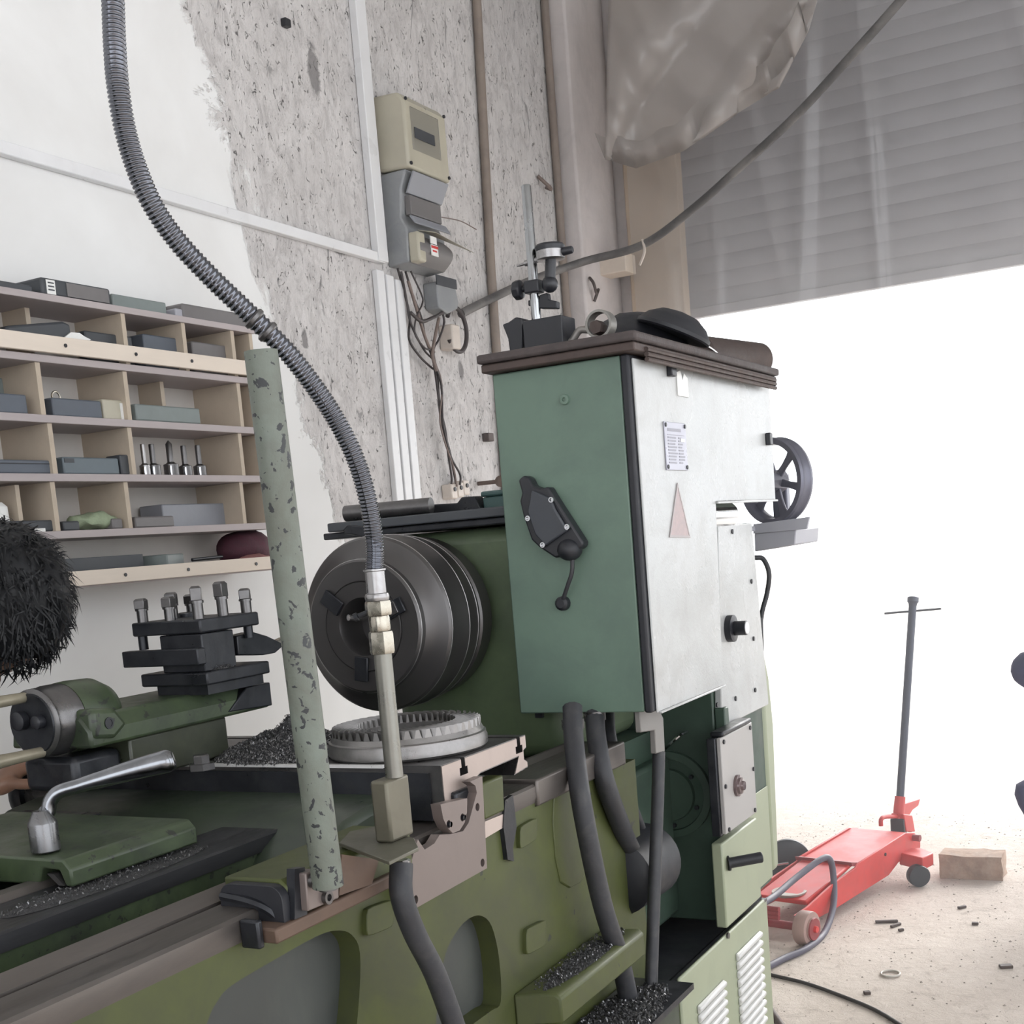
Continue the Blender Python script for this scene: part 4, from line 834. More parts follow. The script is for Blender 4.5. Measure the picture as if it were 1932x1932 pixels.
hose('cable_hose', [at(1243, 1418, Y=.945), at(1241, 1500, Y=.945), at(1236, 1640, Y=.945), at(1231, 1780, Y=.945), at(1226, 1960, Y=.945)], .0125, cable_m)

# gear cover / drive housing at the headstock end
gx0, gx1 = 2.68, 3.03; YG = .955
b = B(); b.box((gx0, YG, .42), (gx1, 1.66, 1.29)); gc = part('gear_housing', b, g_dark, bevel=.004)
b = B(); b.box((gx0+.002, YG-.003, .43), (gx1-.002, YG-.0005, .66)); part('lower_cover', b, g_lite, gc, bevel=.002)  # pale sheet puts the light on this housing face into its colour
P = xz([(1352, 990), (1417, 986), (1430, 1325), (1412, 1345), (1350, 1345)], .94)
up_p = finish('upper_cover', plate([(P[0][0]+.002, P[0][1]), P[1], (gx1+.0, P[2][1]), (gx1, .86), (gx0+.002, .86)], [], .938, YG-.0006), grey_p, gc, bevel=.003)
for x, y in ((1381, 1003), (1417, 1097), (1421, 1205), (1424, 1302), (1387, 1318), (1352, 1330)):
    q = at(x, y, Y=.938); b = B(); b.cyl((q.x, .938, q.z), (q.x, .935, q.z), .0055, n=8); part('cover_screw', b, blk, up_p)
q = at(1374, 1186, Y=.938); b = B(); b.lathe([(0, .030), (.014, .030), (.015, .026)], V(q.x, .938, q.z), (0,-1,0), 26); sel = part('selector_base', b, blk, up_p)
b = B(); b.lathe([(.015, .016), (.042, .016), (.043, .013)], V(q.x, .938, q.z), (0,-1,0), 20); part('selector_knob', b, blk, sel)
b = B(); b.lathe([(.043, .014), (.0445, .013)], V(q.x, .938, q.z), (0,-1,0), 20); part('knob_cap', b, white_pl, sel)
# junction panel on the cover
P = xz([(1347, 1392), (1413, 1366), (1420, 1536), (1364, 1580)], .915); x0_, x1_ = P[0][0], P[1][0]; z1_, z0_ = (P[0][1]+P[1][1])/2, (P[2][1]+P[3][1])/2
b = B(); b.box((x0_+.012, .918, z0_), (x1_, .9375, z1_)); jp = part('panel_gasket', b, blk_oil, gc, bevel=.002)
b = B(); b.box((x0_+.020, .908, z0_+.004), (x1_, .9178, z1_)); jpp = part('junction_panel', b, M('pale_panel', (.36,.345,.335), .4, 0, .1, 5), gc, bevel=.002)
b = B(); b.box((gx0+.002, .93, z0_-.01), (gx0+.03, YG-.001, z1_+.05)); part('panel_rail', b, g_dark, gc, bevel=.003)
for fx, fz in ((.08, .95), (.92, .95), (.05, .5), (.95, .5), (.08, .05), (.92, .06)):
    xx, zz = x0_+.02+(x1_-x0_-.02)*fx, z0_+(z1_-z0_)*fz; b = B(); b.cyl((xx, .908, zz), (xx, .905, zz), .005, n=8); part('panel_screw', b, blk, jpp)
q = at(1390, 1482, Y=.908); b = B(); b.lathe([(0, .024), (.006, .024), (.007, .019), (.012, .018), (.013, .012), (.018, .010)], V(q.x, .908, q.z), (0,-1,0), 26); part('sight_glass', b, M('brown_glass', (.16,.12,.12), .2, .3, .2, 12), jpp)
b = B(); vs = b.box((x0_+.03, .905, z1_+.0005), (x1_-.01, .935, z1_+.012))
part('grease_ridge', b, blk_oil, jpp, bevel=.004)
# low step cover with black peg, pale tone stands for its lit face
P = xz([(1358, 1592), (1424, 1542), (1424, 1625), (1358, 1700)], .93); b = B(); b.prism([V(P[0][0], .925, P[0][1]), V(P[1][0], .925, P[1][1]), V(P[1][0], .925, .432), V(P[0][0], .925, .432)], (0, .0255, 0)); lc = part('step_cover', b, g_lite, gc, bevel=.004)
q = at(1373, 1629, Y=.925); b = B(); b.lathe([(0, .017), (.004, .017), (.004, .012), (.075, .012), (.077, .0105)], V(q.x, .925, q.z), V(.62, -1, .10), 18); part('peg_handle', b, blk_rub, lc)
# rounded end guard
b = B(); P = [V(gx1, .95, .44), V(gx1+.05, .95, .44), V(gx1+.065, .95, .66), V(gx1+.075, .95, .80), V(gx1+.06, .95, .92), V(gx1+.03, .95, .99), V(gx1, .95, 1.0)]
b.prism(P, (0, .68, 0)); part('end_guard', b, g_lite, gc, bevel=.012)
b = B(); b.tube(spline([at(1424, 1052, X=gx1+.02), at(1440, 1055, X=gx1+.03), at(1451, 1082, X=gx1+.03), at(1447, 1120, X=gx1+.03), at(1437, 1160, X=gx1+.02), at(1432, 1222, X=gx1+.015)], 30), .006, 8); part('looped_cable', b, cable_m, gc, smooth=60)
b = B(); b.cyl(at(1431, 1165, X=gx1+.012), at(1433, 1228, X=gx1+.012), .011, n=10); part('cable_sleeve', b, cable_m, gc)
# chrome cylinder in the notch and open pulley guard
b = B(); P0 = V(xn+.012, .955, 1.322); b.cyl(P0, P0+V(.22, 0, 0), .030, n=28); part('chrome_cylinder', b, chrome, gc)
tx0 = 3.06; q = at(1425, 985, X=tx0)
tray = thing('pulley_guard', 'x', None); del tray['label']; tray.parent = lathe; tray.location = V(3.3, .97, 1.24)-wloc(lathe)
yl = at(1420, 985, X=tx0).y
b = B(); b.prism([at(1421, 989, X=3.2), at(1527, 975, X=3.2), at(1522, 998, X=3.2), at(1421, 1007, X=3.2)], (.012, 0, 0)); part('guard_lip', b, grey_m, tray, bevel=.001)
b = B(); b.prism([at(1423, 1006, X=3.206), at(1502, 999, X=3.206), at(1500, 1028, X=3.206), at(1424, 1041, X=3.206)], (.22, 0, 0)); part('guard_box', b, grey_m, tray, bevel=.003)
zz = at(1470, 983, X=3.2).z
b = B(); b.box((3.03, 1.0, zz-.02), (3.43, 1.5, zz-.008)); part('guard_floor', b, grey_m, tray)
wc = at(1463, 908, X=3.34); axw = V(-1, .0, 0); 
wm = M('hazed_pulley_iron', (.17,.17,.21), .42, .4, .15, 8)  # iron colour lightened to imitate the haze in front of it
yaw = Matrix.Rotation(math.radians(-28), 3, 'Z')
def wv(x, y, z): return wc + yaw @ V(x, y, z)
Rw = .112
b = B(); b.lathe([(-.022, Rw*.86), (-.022, Rw*.98), (-.014, Rw), (-.008, Rw*.96), (.008, Rw*.96), (.014, Rw), (.022, Rw*.98), (.022, Rw*.86), (.004, Rw*.82), (-.004, Rw*.82), (-.022, Rw*.86)], wc, yaw @ V(1,0,0), 56, cap=False); whl = part('spoked_pulley', b, wm, smooth=40)
b = B(); b.lathe([(-.035, .010), (-.035, .024), (.02, .03), (.025, .012)], wc, yaw @ V(1,0,0), 8); part('pulley_hub', b, M('bright_hub', (.35,.35,.40), .35, .4, .15, 12), whl, smooth=30)
b = B(); b.lathe([(-.045, .006), (-.045, .012), (-.034, .013)], wc, yaw @ V(1,0,0), 16); part('hub_bolt', b, wm, whl)
for k in range(6):
    a = k*PI/3+.25; u = (0, math.cos(a), math.sin(a)); w = (0, -math.sin(a), math.cos(a))
    b = B(); P = []
    for r, hw_ in ((.02, .010), (.05, .008), (.075, .010), (.096, .017)): P.append((r, hw_))
    poly = [wv(-.004, u[1]*r-w[1]*h, u[2]*r-w[2]*h) for r, h in P]+[wv(-.004, u[1]*r+w[1]*h, u[2]*r+w[2]*h) for r, h in P[::-1]]
    b.prism(poly, yaw @ V(.008, 0, 0)); part('spoke', b, wm, whl, bevel=.002)
b = B(); b.cyl(wv(.03, 0, 0), wv(-.02, 0, 0), .012, n=14); b2 = part('pulley_shaft', b, wm, whl)
b = B(); b.box((wc.x+.03, wc.y-.02, zz-.008), (wc.x+.06, wc.y+.02, wc.z+.02)); part('bearing_block', b, wm, whl, bevel=.004)
for x, y in ((1420, 978), (1462, 976)):
    pass

# pedestal with louvred door, chip tray and ledge
b = B(); b.box((2.235, .955, 0), (2.98, 1.62, .385)); ped = part('pedestal', b, g_lite, bevel=.004)
b = B(); b.box((2.245, .965, .3855), (2.97, 1.6, .40)); part('pedestal_mat', b, blk_rub, ped)
b = B(); b.box((2.24, .952, .385), (2.97, .966, .392)); part('pedestal_rim', b, steel_d, ped)
zl = .42; lx0_ = at(1283, 1846, Y=.925).x; lx1_ = at(1443, 1690, Y=.925).x
b = B(); b.box((lx0_+.004, .934, .03), (lx1_-.004, .9545, zl-.01)); part('door_seal', b, blk_rub, ped, bevel=.006)
b = B(); b.box((lx0_, .925, .03), (lx1_, .934, zl)); ld = part('louvred_door', b, g_lite, ped, bevel=.005)
for k in range(16):
    for x0, x1, zt2 in ((2.375, 2.555, .335), (2.63, 2.82, .362)):
        z = zt2-.0205*k
        if z < .04: continue
        b = B(); prof = [(0, 0), (-.010, -.004), (-.011, -.010), (-.006, -.0175), (0, -.0185)]
        a = [V(x0+.008, .9252+y, z+dz) for y, dz in prof]; c = [V(x1-.008, .9252+y, z+dz) for y, dz in prof]
        a0 = [V(x0, .9252, z-.004+.0*i) for i in range(1)]
        b.prism(a, (x1-x0-.016, 0, 0)); part('louver', b, louv_m, ld, bevel=.003)
q = at(1372, 1765, Y=.925); b = B(); b.cyl((q.x, .925, q.z), (q.x, .921, q.z), .007, n=10); part('door_screw', b, steel_d, ld)
q = at(1441, 1885, Y=.925); b = B(); b.cyl((q.x-.01, .925, q.z), (q.x-.01, .921, q.z), .006, n=10); part('door_screw', b, steel_d, ld)
# ledge along the bed foot and chip tray
zled = at(1060, 1812, Y=YB).z; yf = at(1085, 1850, Z=zled).y
b = B(); b.prism([V(1.77, YB+.004, zled), V(1.80, yf+.01, zled-.004), V(1.80, yf, zled-.012), V(1.80, yf, zled-.055), V(1.77, YB+.004, zled-.055)], (.36, 0, 0)); part('foot_ledge', b, g_bed, bevel=.004)
ztr = zled-.13
b = B(); b.box((1.72, .87, ztr-.012), (2.234, YB, ztr)); tr_ = part('chip_tray', b, blk_oil)
b = B(); b.box((1.74, .89, 0), (2.2, YB+.3, ztr-.013)); part('tray_support', b, g_sad, tr_)
b = B(); b.box((.1, YB+.06, 0), (.8, 1.62, .42)); part('tail_pedestal', b, g_bed, bevel=.01)
b = B(); b.box((1.6, YB+.06, 0), (2.23, 1.6, .5)); part('bed_foot', b, g_dark)

# ================================================================== THINGS ON THE LATHE
# chipped green steel post
p0, p1 = at(619, 1672, Y=.925), at(492, 662, Y=.925)
b = B(); ax = p1-p0; r_ = .0188; b.lathe([(0, r_), (ax.length, r_), (ax.length, r_-.003), (ax.length-.05, r_-.003)], p0, ax, 32, cap=True); o = obj('steel_post', b, post_m, smooth=40)
tag(o, 'upright chipped pale green steel post standing at the lathe saddle', 'post')
b = B(); b.lathe([(-.004, .012), (.03, .012)], p0, ax, 16); obj('pin', b, steel_d, o)

# coolant holder: plate, block, pipe, fittings, flexible hose
cool = thing('coolant_hose', 'segmented flexible metal coolant hose with fittings on a block and plate', 'hose', at(735, 1615, Z=wz))
zpl = wz+.003
P = [at(x, y, Z=zpl) for x, y in ((640, 1597), (735, 1633), (790, 1606), (782, 1588), (708, 1566), (660, 1575))]
b = B(); b.prism(P, (0, 0, .005)); part('base_plate', b, M('olive_steel', (.13,.125,.095), .45, .3, .25, 8, (.07,.065,.055), .6, 12), cool, bevel=.001)
q = at(740, 1592, Z=zpl+.005); xb_ = q.x; yb0 = q.y; bx1 = at(782, 1572, Y=yb0).x; by1 = at(707, 1582, X=xb_).y
hblk = at(741, 1470, Y=yb0).z
b = B(); b.box((xb_, yb0, zpl+.0052), (bx1, by1, hblk)); part('holder_block', b, M('olive_block', (.15,.14,.105), .42, .4, .25, 6, (.09,.08,.06), .6, 10), cool, bevel=.004)
pc = V((xb_+bx1)/2, (yb0+by1)/2, hblk)+rt0*.007
def zv(y): 
    # height on the vertical through pc that projects to image row y
    d = ray(735, y); t = pc.dot(V(fw.x, fw.y, 0))/(V(d.x, d.y, 0).dot(V(fw.x, fw.y, 0))); return HCAM+d.z*t
za_, zb2, zc_, zd_, ze_, zf_ = zv(1232), zv(1190), zv(1160), zv(1132), zv(1118), zv(1076)
pr_ = .0117
b = B(); b.lathe([(0, pr_), (za_-hblk, pr_)], pc, (0,0,1), 20); part('riser_pipe', b, M('grey_riser_pipe', (.23,.225,.20), .35, .7, .2, 14), cool)
def fit(z0, z1, r, n, mat=brass):
    b = B(); b.lathe([(z0-pc.z, r*.94), (z0-pc.z+.003, r), (z1-pc.z-.003, r), (z1-pc.z, r*.94)], pc, (0,0,1), n); return part('hex_nut', b, mat, cool, smooth=20)
fit(za_, zb2, .0165, 6); fit(zb2+.0005, zc_, .0135, 24); fit(zc_+.0005, zd_, .0175, 6); fit(zd_+.0005, ze_, .0155, 24, steel)
b = B(); b.lathe([(ze_-pc.z+.0005, .0125), (zf_-pc.z, .0125), (zf_-pc.z+.001, .0145), (zf_-pc.z+.003, .0145)], pc, (0,0,1), 22); part('hose_ferrule', b, steel, cool)
q = V(pc.x, pc.y, (zc_+zd_)/2); tq = at(668, 1166, D=(q-CAM).dot(fw)); b = B(); b.lathe([(0, .0035), ((tq-q).length*.82, .0035), ((tq-q).length*.85, .0055), ((tq-q).length, .0055)], q, tq-q, 10); part('valve_lever', b, blk_oil, cool)
dep0 = (V(pc.x, pc.y, 1.3)-CAM).dot(fw)
hp = [(713, 1078, 0), (707, 1030, .002), (700, 975, .01), (685, 908, .025), (662, 845, .04), (630, 785, .05), (590, 725, .07), (540, 662, .09), (470, 592, .11), (400, 525, .13), (335, 455, .15), (287, 385, .17), (255, 310, .18), (235, 240, .19), (222, 160, .20), (216, 80, .20), (213, 0, .20), (209, -90, .20)]
top_f = V(pc.x, pc.y, zf_+.003)
pts = [top_f]+[at(x, y, D=dep0-dz) for x, y, dz in hp[1:]]
NS = 640; sp_ = spline(pts, NS)
b = B(); b.tube(sp_, .0105, 16, True, rf=lambda i: (.0118 if i % 4 < 2 else .0102)*(1+.08*i/NS)); fh = part('flexible_hose', b, M('dark_gooseneck_steel', (.15,.155,.175), .15, .95, .1, 30, rvar=.04), cool, smooth=60)
for k in (283, 296):
    b = B(); q = sp_[k]; t_ = (sp_[k+2]-sp_[k-2]).normalized(); b.lathe([(-.004, .012), (-.002, .0142), (.002, .0142), (.004, .012)], q, t_, 16); part('loose_coil', b, steel_d, fh)
# lower coolant line with bright clamp
q = at(757, 1630, Y=.93); b = B(); b.lathe([(0, .013), (.016, .013), (.018, .010)], q+V(0,0,-.012), (0,0,1), 8); part('clamp_nut', b, chrome, cool, smooth=20)
b = B(); b.tube(spline([q, at(758, 1690, Y=.925), at(782, 1760, Y=.925), at(822, 1840, Y=.925), at(862, 1950, Y=.925), at(880, 2010, Y=.925)], 40), .0155, 14); part('feed_hose', b, cable_m, cool, smooth=60)

# ring gear with spiral teeth
gc_ = V(1.735, 1.138, CZ+.0006); gr = .129
b = B(); b.lathe([(0, gr*.62), (0, gr*.97), (.004, gr), (.016, gr), (.020, gr*.985), (.024, gr*.985), (.026, gr*.96), (.034, gr*.93), (.034, gr*.60)], gc_, (0,0,1), 72, cap=False)
b.lathe([(0, gr*.62), (.034, gr*.60)], gc_, (0,0,1), 72, cap=False); rg = obj('ring_gear', b, gear_m, smooth=30)
tag(rg, 'round toothed steel gear lying flat on the cross slide', 'gear')
NT = 46
def tooth():
    b = B(); L = 7; G = []
    for i in range(L):
        f = i/(L-1); r = gr*(.62+.31*f); a = .22*f*f+.22*f; w = .0022+.0024*f; h = .0140
        u = V(math.cos(a), math.sin(a), 0); n_ = V(-math.sin(a), math.cos(a), 0); base = .0325
        G.append([u*r+n_*w*1.3+V(0,0,base), u*r+n_*w*.55+V(0,0,base+h), u*r-n_*w*.55+V(0,0,base+h), u*r-n_*w*1.3+V(0,0,base)])
    b.rings(G, True); return b
t0 = obj('tooth', tooth(), gear_m, rg, smooth=25, origin=(0,0,0)); t0.location = gc_-wloc(rg)
for k in range(1, NT):
    t2 = t0.copy(); C.objects.link(t2); t2.parent = rg; t2.rotation_euler = (0, 0, 2*PI*k/NT)

# steel swarf
def swarf(name, label, cx, cy, rx, ry, h, zb, n, seed, size=.0045, peak=(0,0)):
    rnd = random.Random(seed); b = B()
    def hz(u, v): 
        q = max(0, 1-((u-peak[0])**2+(v-peak[1])**2)**.5/1.05); return h*q**1.2*(.75+.5*noise.noise(V(u*3, v*3, seed)))
    G = []; n1 = 22
    for i in range(n1+1):
        rr = i/n1; G.append([V(cx+rx*rr*math.cos(a), cy+ry*rr*math.sin(a), zb+.0005+(hz(rr*math.cos(a), rr*math.sin(a)) if i < n1 else 0)) for a in [2*PI*k/40 for k in range(40)]])
    b.rings(G, False)
    for k in range(n):
        u, v = rnd.uniform(-1, 1), rnd.uniform(-1, 1)
        if u*u+v*v > 1.1: continue
        p = V(cx+rx*u, cy+ry*v, zb+.0015+(hz(u, v) if u*u+v*v < 1 else 0)); d = V(rnd.gauss(0,1), rnd.gauss(0,1), rnd.gauss(0,.6)).normalized(); l = size*rnd.uniform(.5, 1.6); s_ = d.orthogonal().normalized()*size*.22
        m_ = p+d*l*.5+V(0,0,size*.4); e = p+d*l
        vs = [b.bm.verts.new(x) for x in (p-s_, p+s_, m_+s_, m_-s_, e+s_, e-s_)]
        b.bm.faces.new((vs[0], vs[1], vs[2], vs[3])); b.bm.faces.new((vs[3], vs[2], vs[4], vs[5]))
    o = obj(name, b, chip_d, smooth=0); o.data.materials.append(chip_m)
    for p in o.data.polygons:
        if p.index >= n1*40: p.material_index = 1 if rnd.random() < (.5 if h > .03 else .22) else 0
    return tag(o, label, 'swarf', kind='stuff')
swarf('swarf_heap', 'heap of grey steel chips on the cross slide before the tool post', 1.725, 1.352, .128, .135, .058, CZ, 9000, 3, peak=(.1, .15))
swarf('swarf_drift', 'small drift of steel chips at the foot of the tool post', at(430, 1255, Y=YT-.0).x-.01, YT+.012, .035, .014, .028, tz(1268.5), 900, 5, .003)
swarf('tray_swarf', 'dark swarf strewn over the chip tray under the lathe bed', 1.97, .935, .24, .06, .010, ztr, 2600, 9, .007)
swarf('ledge_swarf', 'dark swarf lying along the foot ledge of the lathe bed', 1.97, (yf+YB)/2+.006, .17, (YB-yf)/2-.004, .006, zled-.003, 900, 11, .005)
swarf('slideway_swarf', 'thin scatter of steel chips along the inner slideway', 1.16, (yg+yh)/2+.005, .17, (yh-yg)/2, .002, zh, 500, 13, .004)

# socket wrench lying ready on the inner wing
zw_ = wt+.002; s0 = at(87, 1606, Z=zw_)
wr = thing('socket_wrench', 'polished socket wrench with bent tapered handle on the green saddle wing', 'wrench', s0)
dW = (s0-CAM).dot(fw)
b = B(); b.lathe([(0.0005, .0175), (.002, .0185), (.036, .0185), (.038, .018), (.052, .0105), (.053, .0100)], s0, (0,0,1), 28); part('socket', b, M('socket_steel', (.2,.2,.205), .3, .9, .2, 12), wr, smooth=20)
top_ = s0+V(0,0,.05)
hpts = [top_, at(90, 1535, D=dW), at(95, 1512, D=dW), at(112, 1494, D=dW), at(150, 1482, D=dW+.003), at(200, 1467, D=dW+.006), at(260, 1450, D=dW+.01), at(315, 1436, D=dW+.014), at(328, 1432, D=dW+.015)]
rad = [.0092, .0092, .0092, .0092, .0096, .0115, .0138, .0152, .0105]
ps = spline(hpts, 40); rf_ = lambda i: (lambda q: rad[min(int(q), 7)]*(1-(q-min(int(q), 7)))+rad[min(int(q), 7)+1]*(q-min(int(q), 7)))(i/40*8)
b = B(); b.tube(ps, .01, 20, True, rf=rf_); part('handle', b, chrome_b, wr, smooth=60)

# bars and box on the headstock tray
zt2 = 1.372
b = B(); q0 = at(652, 966, Z=zt2+.021); b = B(); P0 = V(2.27, at(652, 966, X=2.27).y, zt2+.0175); P1 = V(2.30, at(815, 966, X=2.30).y, zt2+.0175); b.cyl(P0, P1, .0165, n=22); tag(obj('steel_bar', b, steel_d), 'short thick round steel bar lying on the headstock tray', 'bar')
b = B(); vs = [at(x, y, X=2.345) for x, y in ((700, 970), (760, 955), (862, 949), (870, 938), (895, 936), (908, 962), (906, 975), (700, 984))]
b.prism([V(p.x, p.y, max(p.z, zt2+.001)) for p in vs], (.035, 0, 0)); tag(obj('tool_holder', b, blk_oil, bevel=.003), 'dark tool holder with a raised end behind the round bar', 'tool holder')
b = B(); b.prism([V(p.x, p.y, p.z) for p in [at(x, y, X=2.232) for x, y in ((646, 1000), (655, 990), (668, 991), (690, 994), (690, 1016), (668, 1010), (650, 1008))]], (.04, 0, 0)); part('tray_end_lump', b, blk_oil, hs, bevel=.003)
q = at(912, 960, X=2.36); q1 = at(958, 926, X=2.36)
b = B(); b.box((2.36, q1.y-.05, zt2+.0005), (2.46, q.y, q1.z-.008)); tb_ = obj('teal_box', b, teal, bevel=.003); tag(tb_, 'small teal box with a lid on the headstock beside the green cabinet', 'box')
b = B(); b.box((2.357, q1.y-.053, q1.z-.0075), (2.463, q.y+.003, q1.z+.004)); obj('lid', b, teal, tb_, bevel=.004)

# ------------------------------------------------------------------ on top of the cabinet
zc = czt+.0362
def on(x, y): return at(x, y, Z=zc)
# magnetic stand with dial gauge
q = at(1000, 668, Z=zc); mb = at(985, 667, X=2.29); 
mx, my = 2.275, at(982, 640, X=2.275).y
yR = at(1062, 640, X=mx).y; yL = at(988, 640, X=mx).y; zT = at(1020, 600, X=mx).z
stand = thing('magnetic_stand', 'black magnetic base stand with steel column and dial gauge on the cabinet', 'instrument stand', (mx+.03, (yR+yL)/2, zc))
b = B(); b.box((mx, yR, zc+.0005), (mx+.062, yL, zT)); part('magnet_base', b, blk, stand, bevel=.002)
b = B(); P = [at(x, y, X=mx+.012) for x, y in ((986, 668), (962, 670), (958, 640), (947, 612), (958, 608), (972, 598), (984, 600), (986, 612))]; b.prism([V(p.x, p.y, max(p.z, zc+.001)) for p in P], (.035, 0, 0)); part('switch_lever_block', b, blk, stand, bevel=.003)
cx_, cy_ = mx+.03, at(1012, 600, X=mx+.03).y
cb_ = V(cx_, cy_, zT); cz_t = at(1003, 347, X=cx_).z
b = B(); b.lathe([(0, .0095), (cz_t-zT-.002, .0095), (cz_t-zT, .0082)], cb_, (0,0,1), 20); part('column', b, M('column_steel', (.36,.37,.38), .2, 1, .1, 20), stand)
def sp(x, y, dx=0): return at(x, y, X=cx_+dx)
zk = sp(1012, 541).z
b = B(); b.box((cx_-.014, cy_-.016, zk-.012), (cx_+.014, cy_+.016, zk+.012)); part('lower_clamp', b, blk, stand, bevel=.003)
b = B(); b.cyl(V(cx_, cy_+.014, zk), V(cx_, cy_+.03, zk), .006, n=12); kb = part('knob_stem', b, blk, stand)
b = B(); b.lathe([(0, .012), (.004, .019), (.016, .019), (.019, .014)], V(cx_, cy_+.024, zk), (0,1,0), 8); part('clamp_knob', b, blk, stand, bevel=.002)
b = B(); a0 = V(cx_, cy_-.034, zk); b.ball(a0, .016); part('swivel', b, blk, stand)
b = B(); b.cyl(a0, sp(1032, 485)+V(0, -.008, 0), .0105, n=14); part('gauge_arm', b, blk, stand)
b = B(); P = [sp(x, y) for x, y in ((1018, 556), (1032, 552), (1034, 565), (1050, 568), (1050, 582), (1020, 582), (996, 577), (996, 566), (1016, 568))]; b.prism(P, (.016, 0, 0)); part('fine_adjust', b, blk, stand, bevel=.002)
gd = sp(1038, 478)+V(0, .0, 0)
b = B(); b.lathe([(-.012, .026), (-.011, .0275), (.004, .0275)], gd, (0,0,1), 32); ga = part('gauge_body', b, steel, stand, smooth=40)
b = B(); b.lathe([(.004, .028), (.012, .029), (.016, .026), (.0165, .022)], gd, (0,0,1), 32); part('gauge_bezel', b, blk, ga, smooth=40)
b = B(); b.lathe([(.025, .0055), (.055, .0055), (.057, .003), (.072, .002)], gd+V(0,0,-.004), V(0, 1, -.10), 12); part('plunger', b, steel, ga)
b = B(); b.lathe([(.025, .008), (.045, .007), (.047, .0055)], gd+V(0,0,-.002), V(0, -1, .02), 12); part('plunger_cap', b, blk, ga)
# clamp with ring nut
e0 = at(1132, 612, X=2.30); 
cl = thing('shackle_clamp', 'small rusty steel ring clamp on a plate beside the magnetic stand', 'clamp', V(e0.x, e0.y, zc))
b = B(); y0_, y1_ = at(1168, 636, X=2.30).y, at(1100, 645, X=2.30).y; b.box((2.285, y0_, zc+.0004), (2.325, y1_, zc+.009)); part('foot_plate', b, M('galvanised_steel', (.36,.355,.34), .4, .6, .15, 14), cl, bevel=.002)
rc = V(2.305, e0.y, e0.z); b = B(); b.lathe([(-.014, .022), (-.014, .0265), (.014, .0265), (.014, .022), (-.014, .022)], rc, (1,0,0), 28, cap=False); part('ring', b, M('dull_ring_steel', (.28,.27,.25), .4, .6, .2, 14), cl, smooth=40)
b = B(); b.lathe([(-.018, .010), (-.018, .013), (.012, .013), (.012, .008)], rc+V(-.004, .003, -.006), (1,0,0), 6); part('nut', b, rustd, cl, smooth=20)
b = B(); yy = at(1085, 640, X=2.305).y; b.tube(spline([V(2.305, e0.y+.024, rc.z-.006), V(2.305, e0.y+.045, rc.z-.004), V(2.305, yy+.008, zc+.018), V(2.305, yy+.022, zc+.022)], 16), .007, 10); part('hooked_arm', b, M('dull_arm_steel', (.33,.31,.29), .45, .5, .15, 14), cl, smooth=60)
# two dished black rubber discs
def dish(label, c, ax, R_, h, mat=blk_rub):
    b = B(); b.lathe([(0, R_*.2), (0, R_*.95), (.003, R_), (.010, R_), (.012, R_*.97), (h*.6, R_*.80), (h*.9, R_*.5), (h, R_*.15)], c, ax, 48); o = obj('rubber_disc', b, mat, smooth=35)
    return tag(o, label, 'disc', 'black rubber discs on the cabinet')
d1 = at(1206, 618, Y=1.03)
dish('larger dished black rubber disc lying behind on the cabinet top', V(d1.x, d1.y, zc+.036), V(-.12, -.26, 1), .100, .062)
d2 = at(1268, 622, Y=.945)
dish('smaller dished black rubber disc tilted in front on the cabinet top', V(d2.x, d2.y, zc+.038), V(.14, -.45, 1), .078, .046)
# dark roll
r0, r1 = at(1322, 640, Y=1.02), at(1430, 655, Y=.97)
b = B(); c0 = V(r0.x, 1.03, zc+.0435); c1 = V(r1.x, .97, zc+.0435); b.lathe([(0, .038), (.004, .043), ((c1-c0).length-.006, .043), ((c1-c0).length, .034)], c0, c1-c0, 26); tag(obj('rolled_tube', b, rustd), 'dark brown roll lying at the right end of the cabinet top', 'roll')
b = B(); b.tube(spline([at(1196, 640, Y=.905)+V(0,0,.002), at(1204, 634, Y=.90), at(1210, 641, Y=.90), at(1222, 640, Y=.90), at(1238, 655, Y=.895), at(1270, 668, Y=.892)], 30), .0022, 6); tag(obj('bent_steel_wire', b, chrome), 'bright bent steel wire lying before the black discs', 'wire')
b = B(); b.tube(spline([at(1326, 648, Y=.90), at(1345, 660, Y=.895), at(1358, 672, Y=.893), at(1362, 679, Y=.893)], 16), .0028, 6); tag(obj('steel_hook', b, chrome), 'short bright steel hook by the dark brown roll', 'hook')

# ================================================================== FLOOR: jack, brick, hoses
A_ = at(1507, 1780, Z=0); E_ = at(1732, 1650, Z=0); jd = (E_-A_).normalized(); jn = V(-jd.y, jd.x, 0)   # jn points away to the far side
def jp(s, n, z): return A_+jd*s+jn*n+V(0,0,z)
def jat(x, y, n=0.0):
    """pixel on the vertical plane of the jack's near side, pushed n to the far side"""
    o_ = A_+jn*n; d = ray(x, y); t = (o_-CAM).dot(jn)/d.dot(jn); return CAM+d*t
jack = thing('floor_jack', 'red trolley jack with upright dark handle on the dirt floor', 'jack', (A_+E_)/2)
def zoomj(P): return [(1420+x*.1863, 1480+y*.1863) for x, y in P]
WJ = .23
side = zoomj([(430,1330),(560,1240),(800,1020),(1050,840),(1070,800),(1550,490),(1640,490),(1700,560),(1700,640),(1480,790),(1380,920),(840,1260),(600,1390),(560,1360),(500,1340)])
for nn in (.012, WJ):
    P = [jat(x, y, .012)+jn*(nn-.012) for x, y in side]; b = B(); b.prism(P, jn*.008); part('side_frame', b, red_p, jack, bevel=.002)
P = [jat(x, y, .02) for x, y in zoomj([(1060, 812), (1550, 492), (1640, 494), (1640, 510), (1560, 512), (1075, 832)])]; b = B(); b.prism(P, jn*(WJ-.022)); part('top_deck', b, red_p, jack)
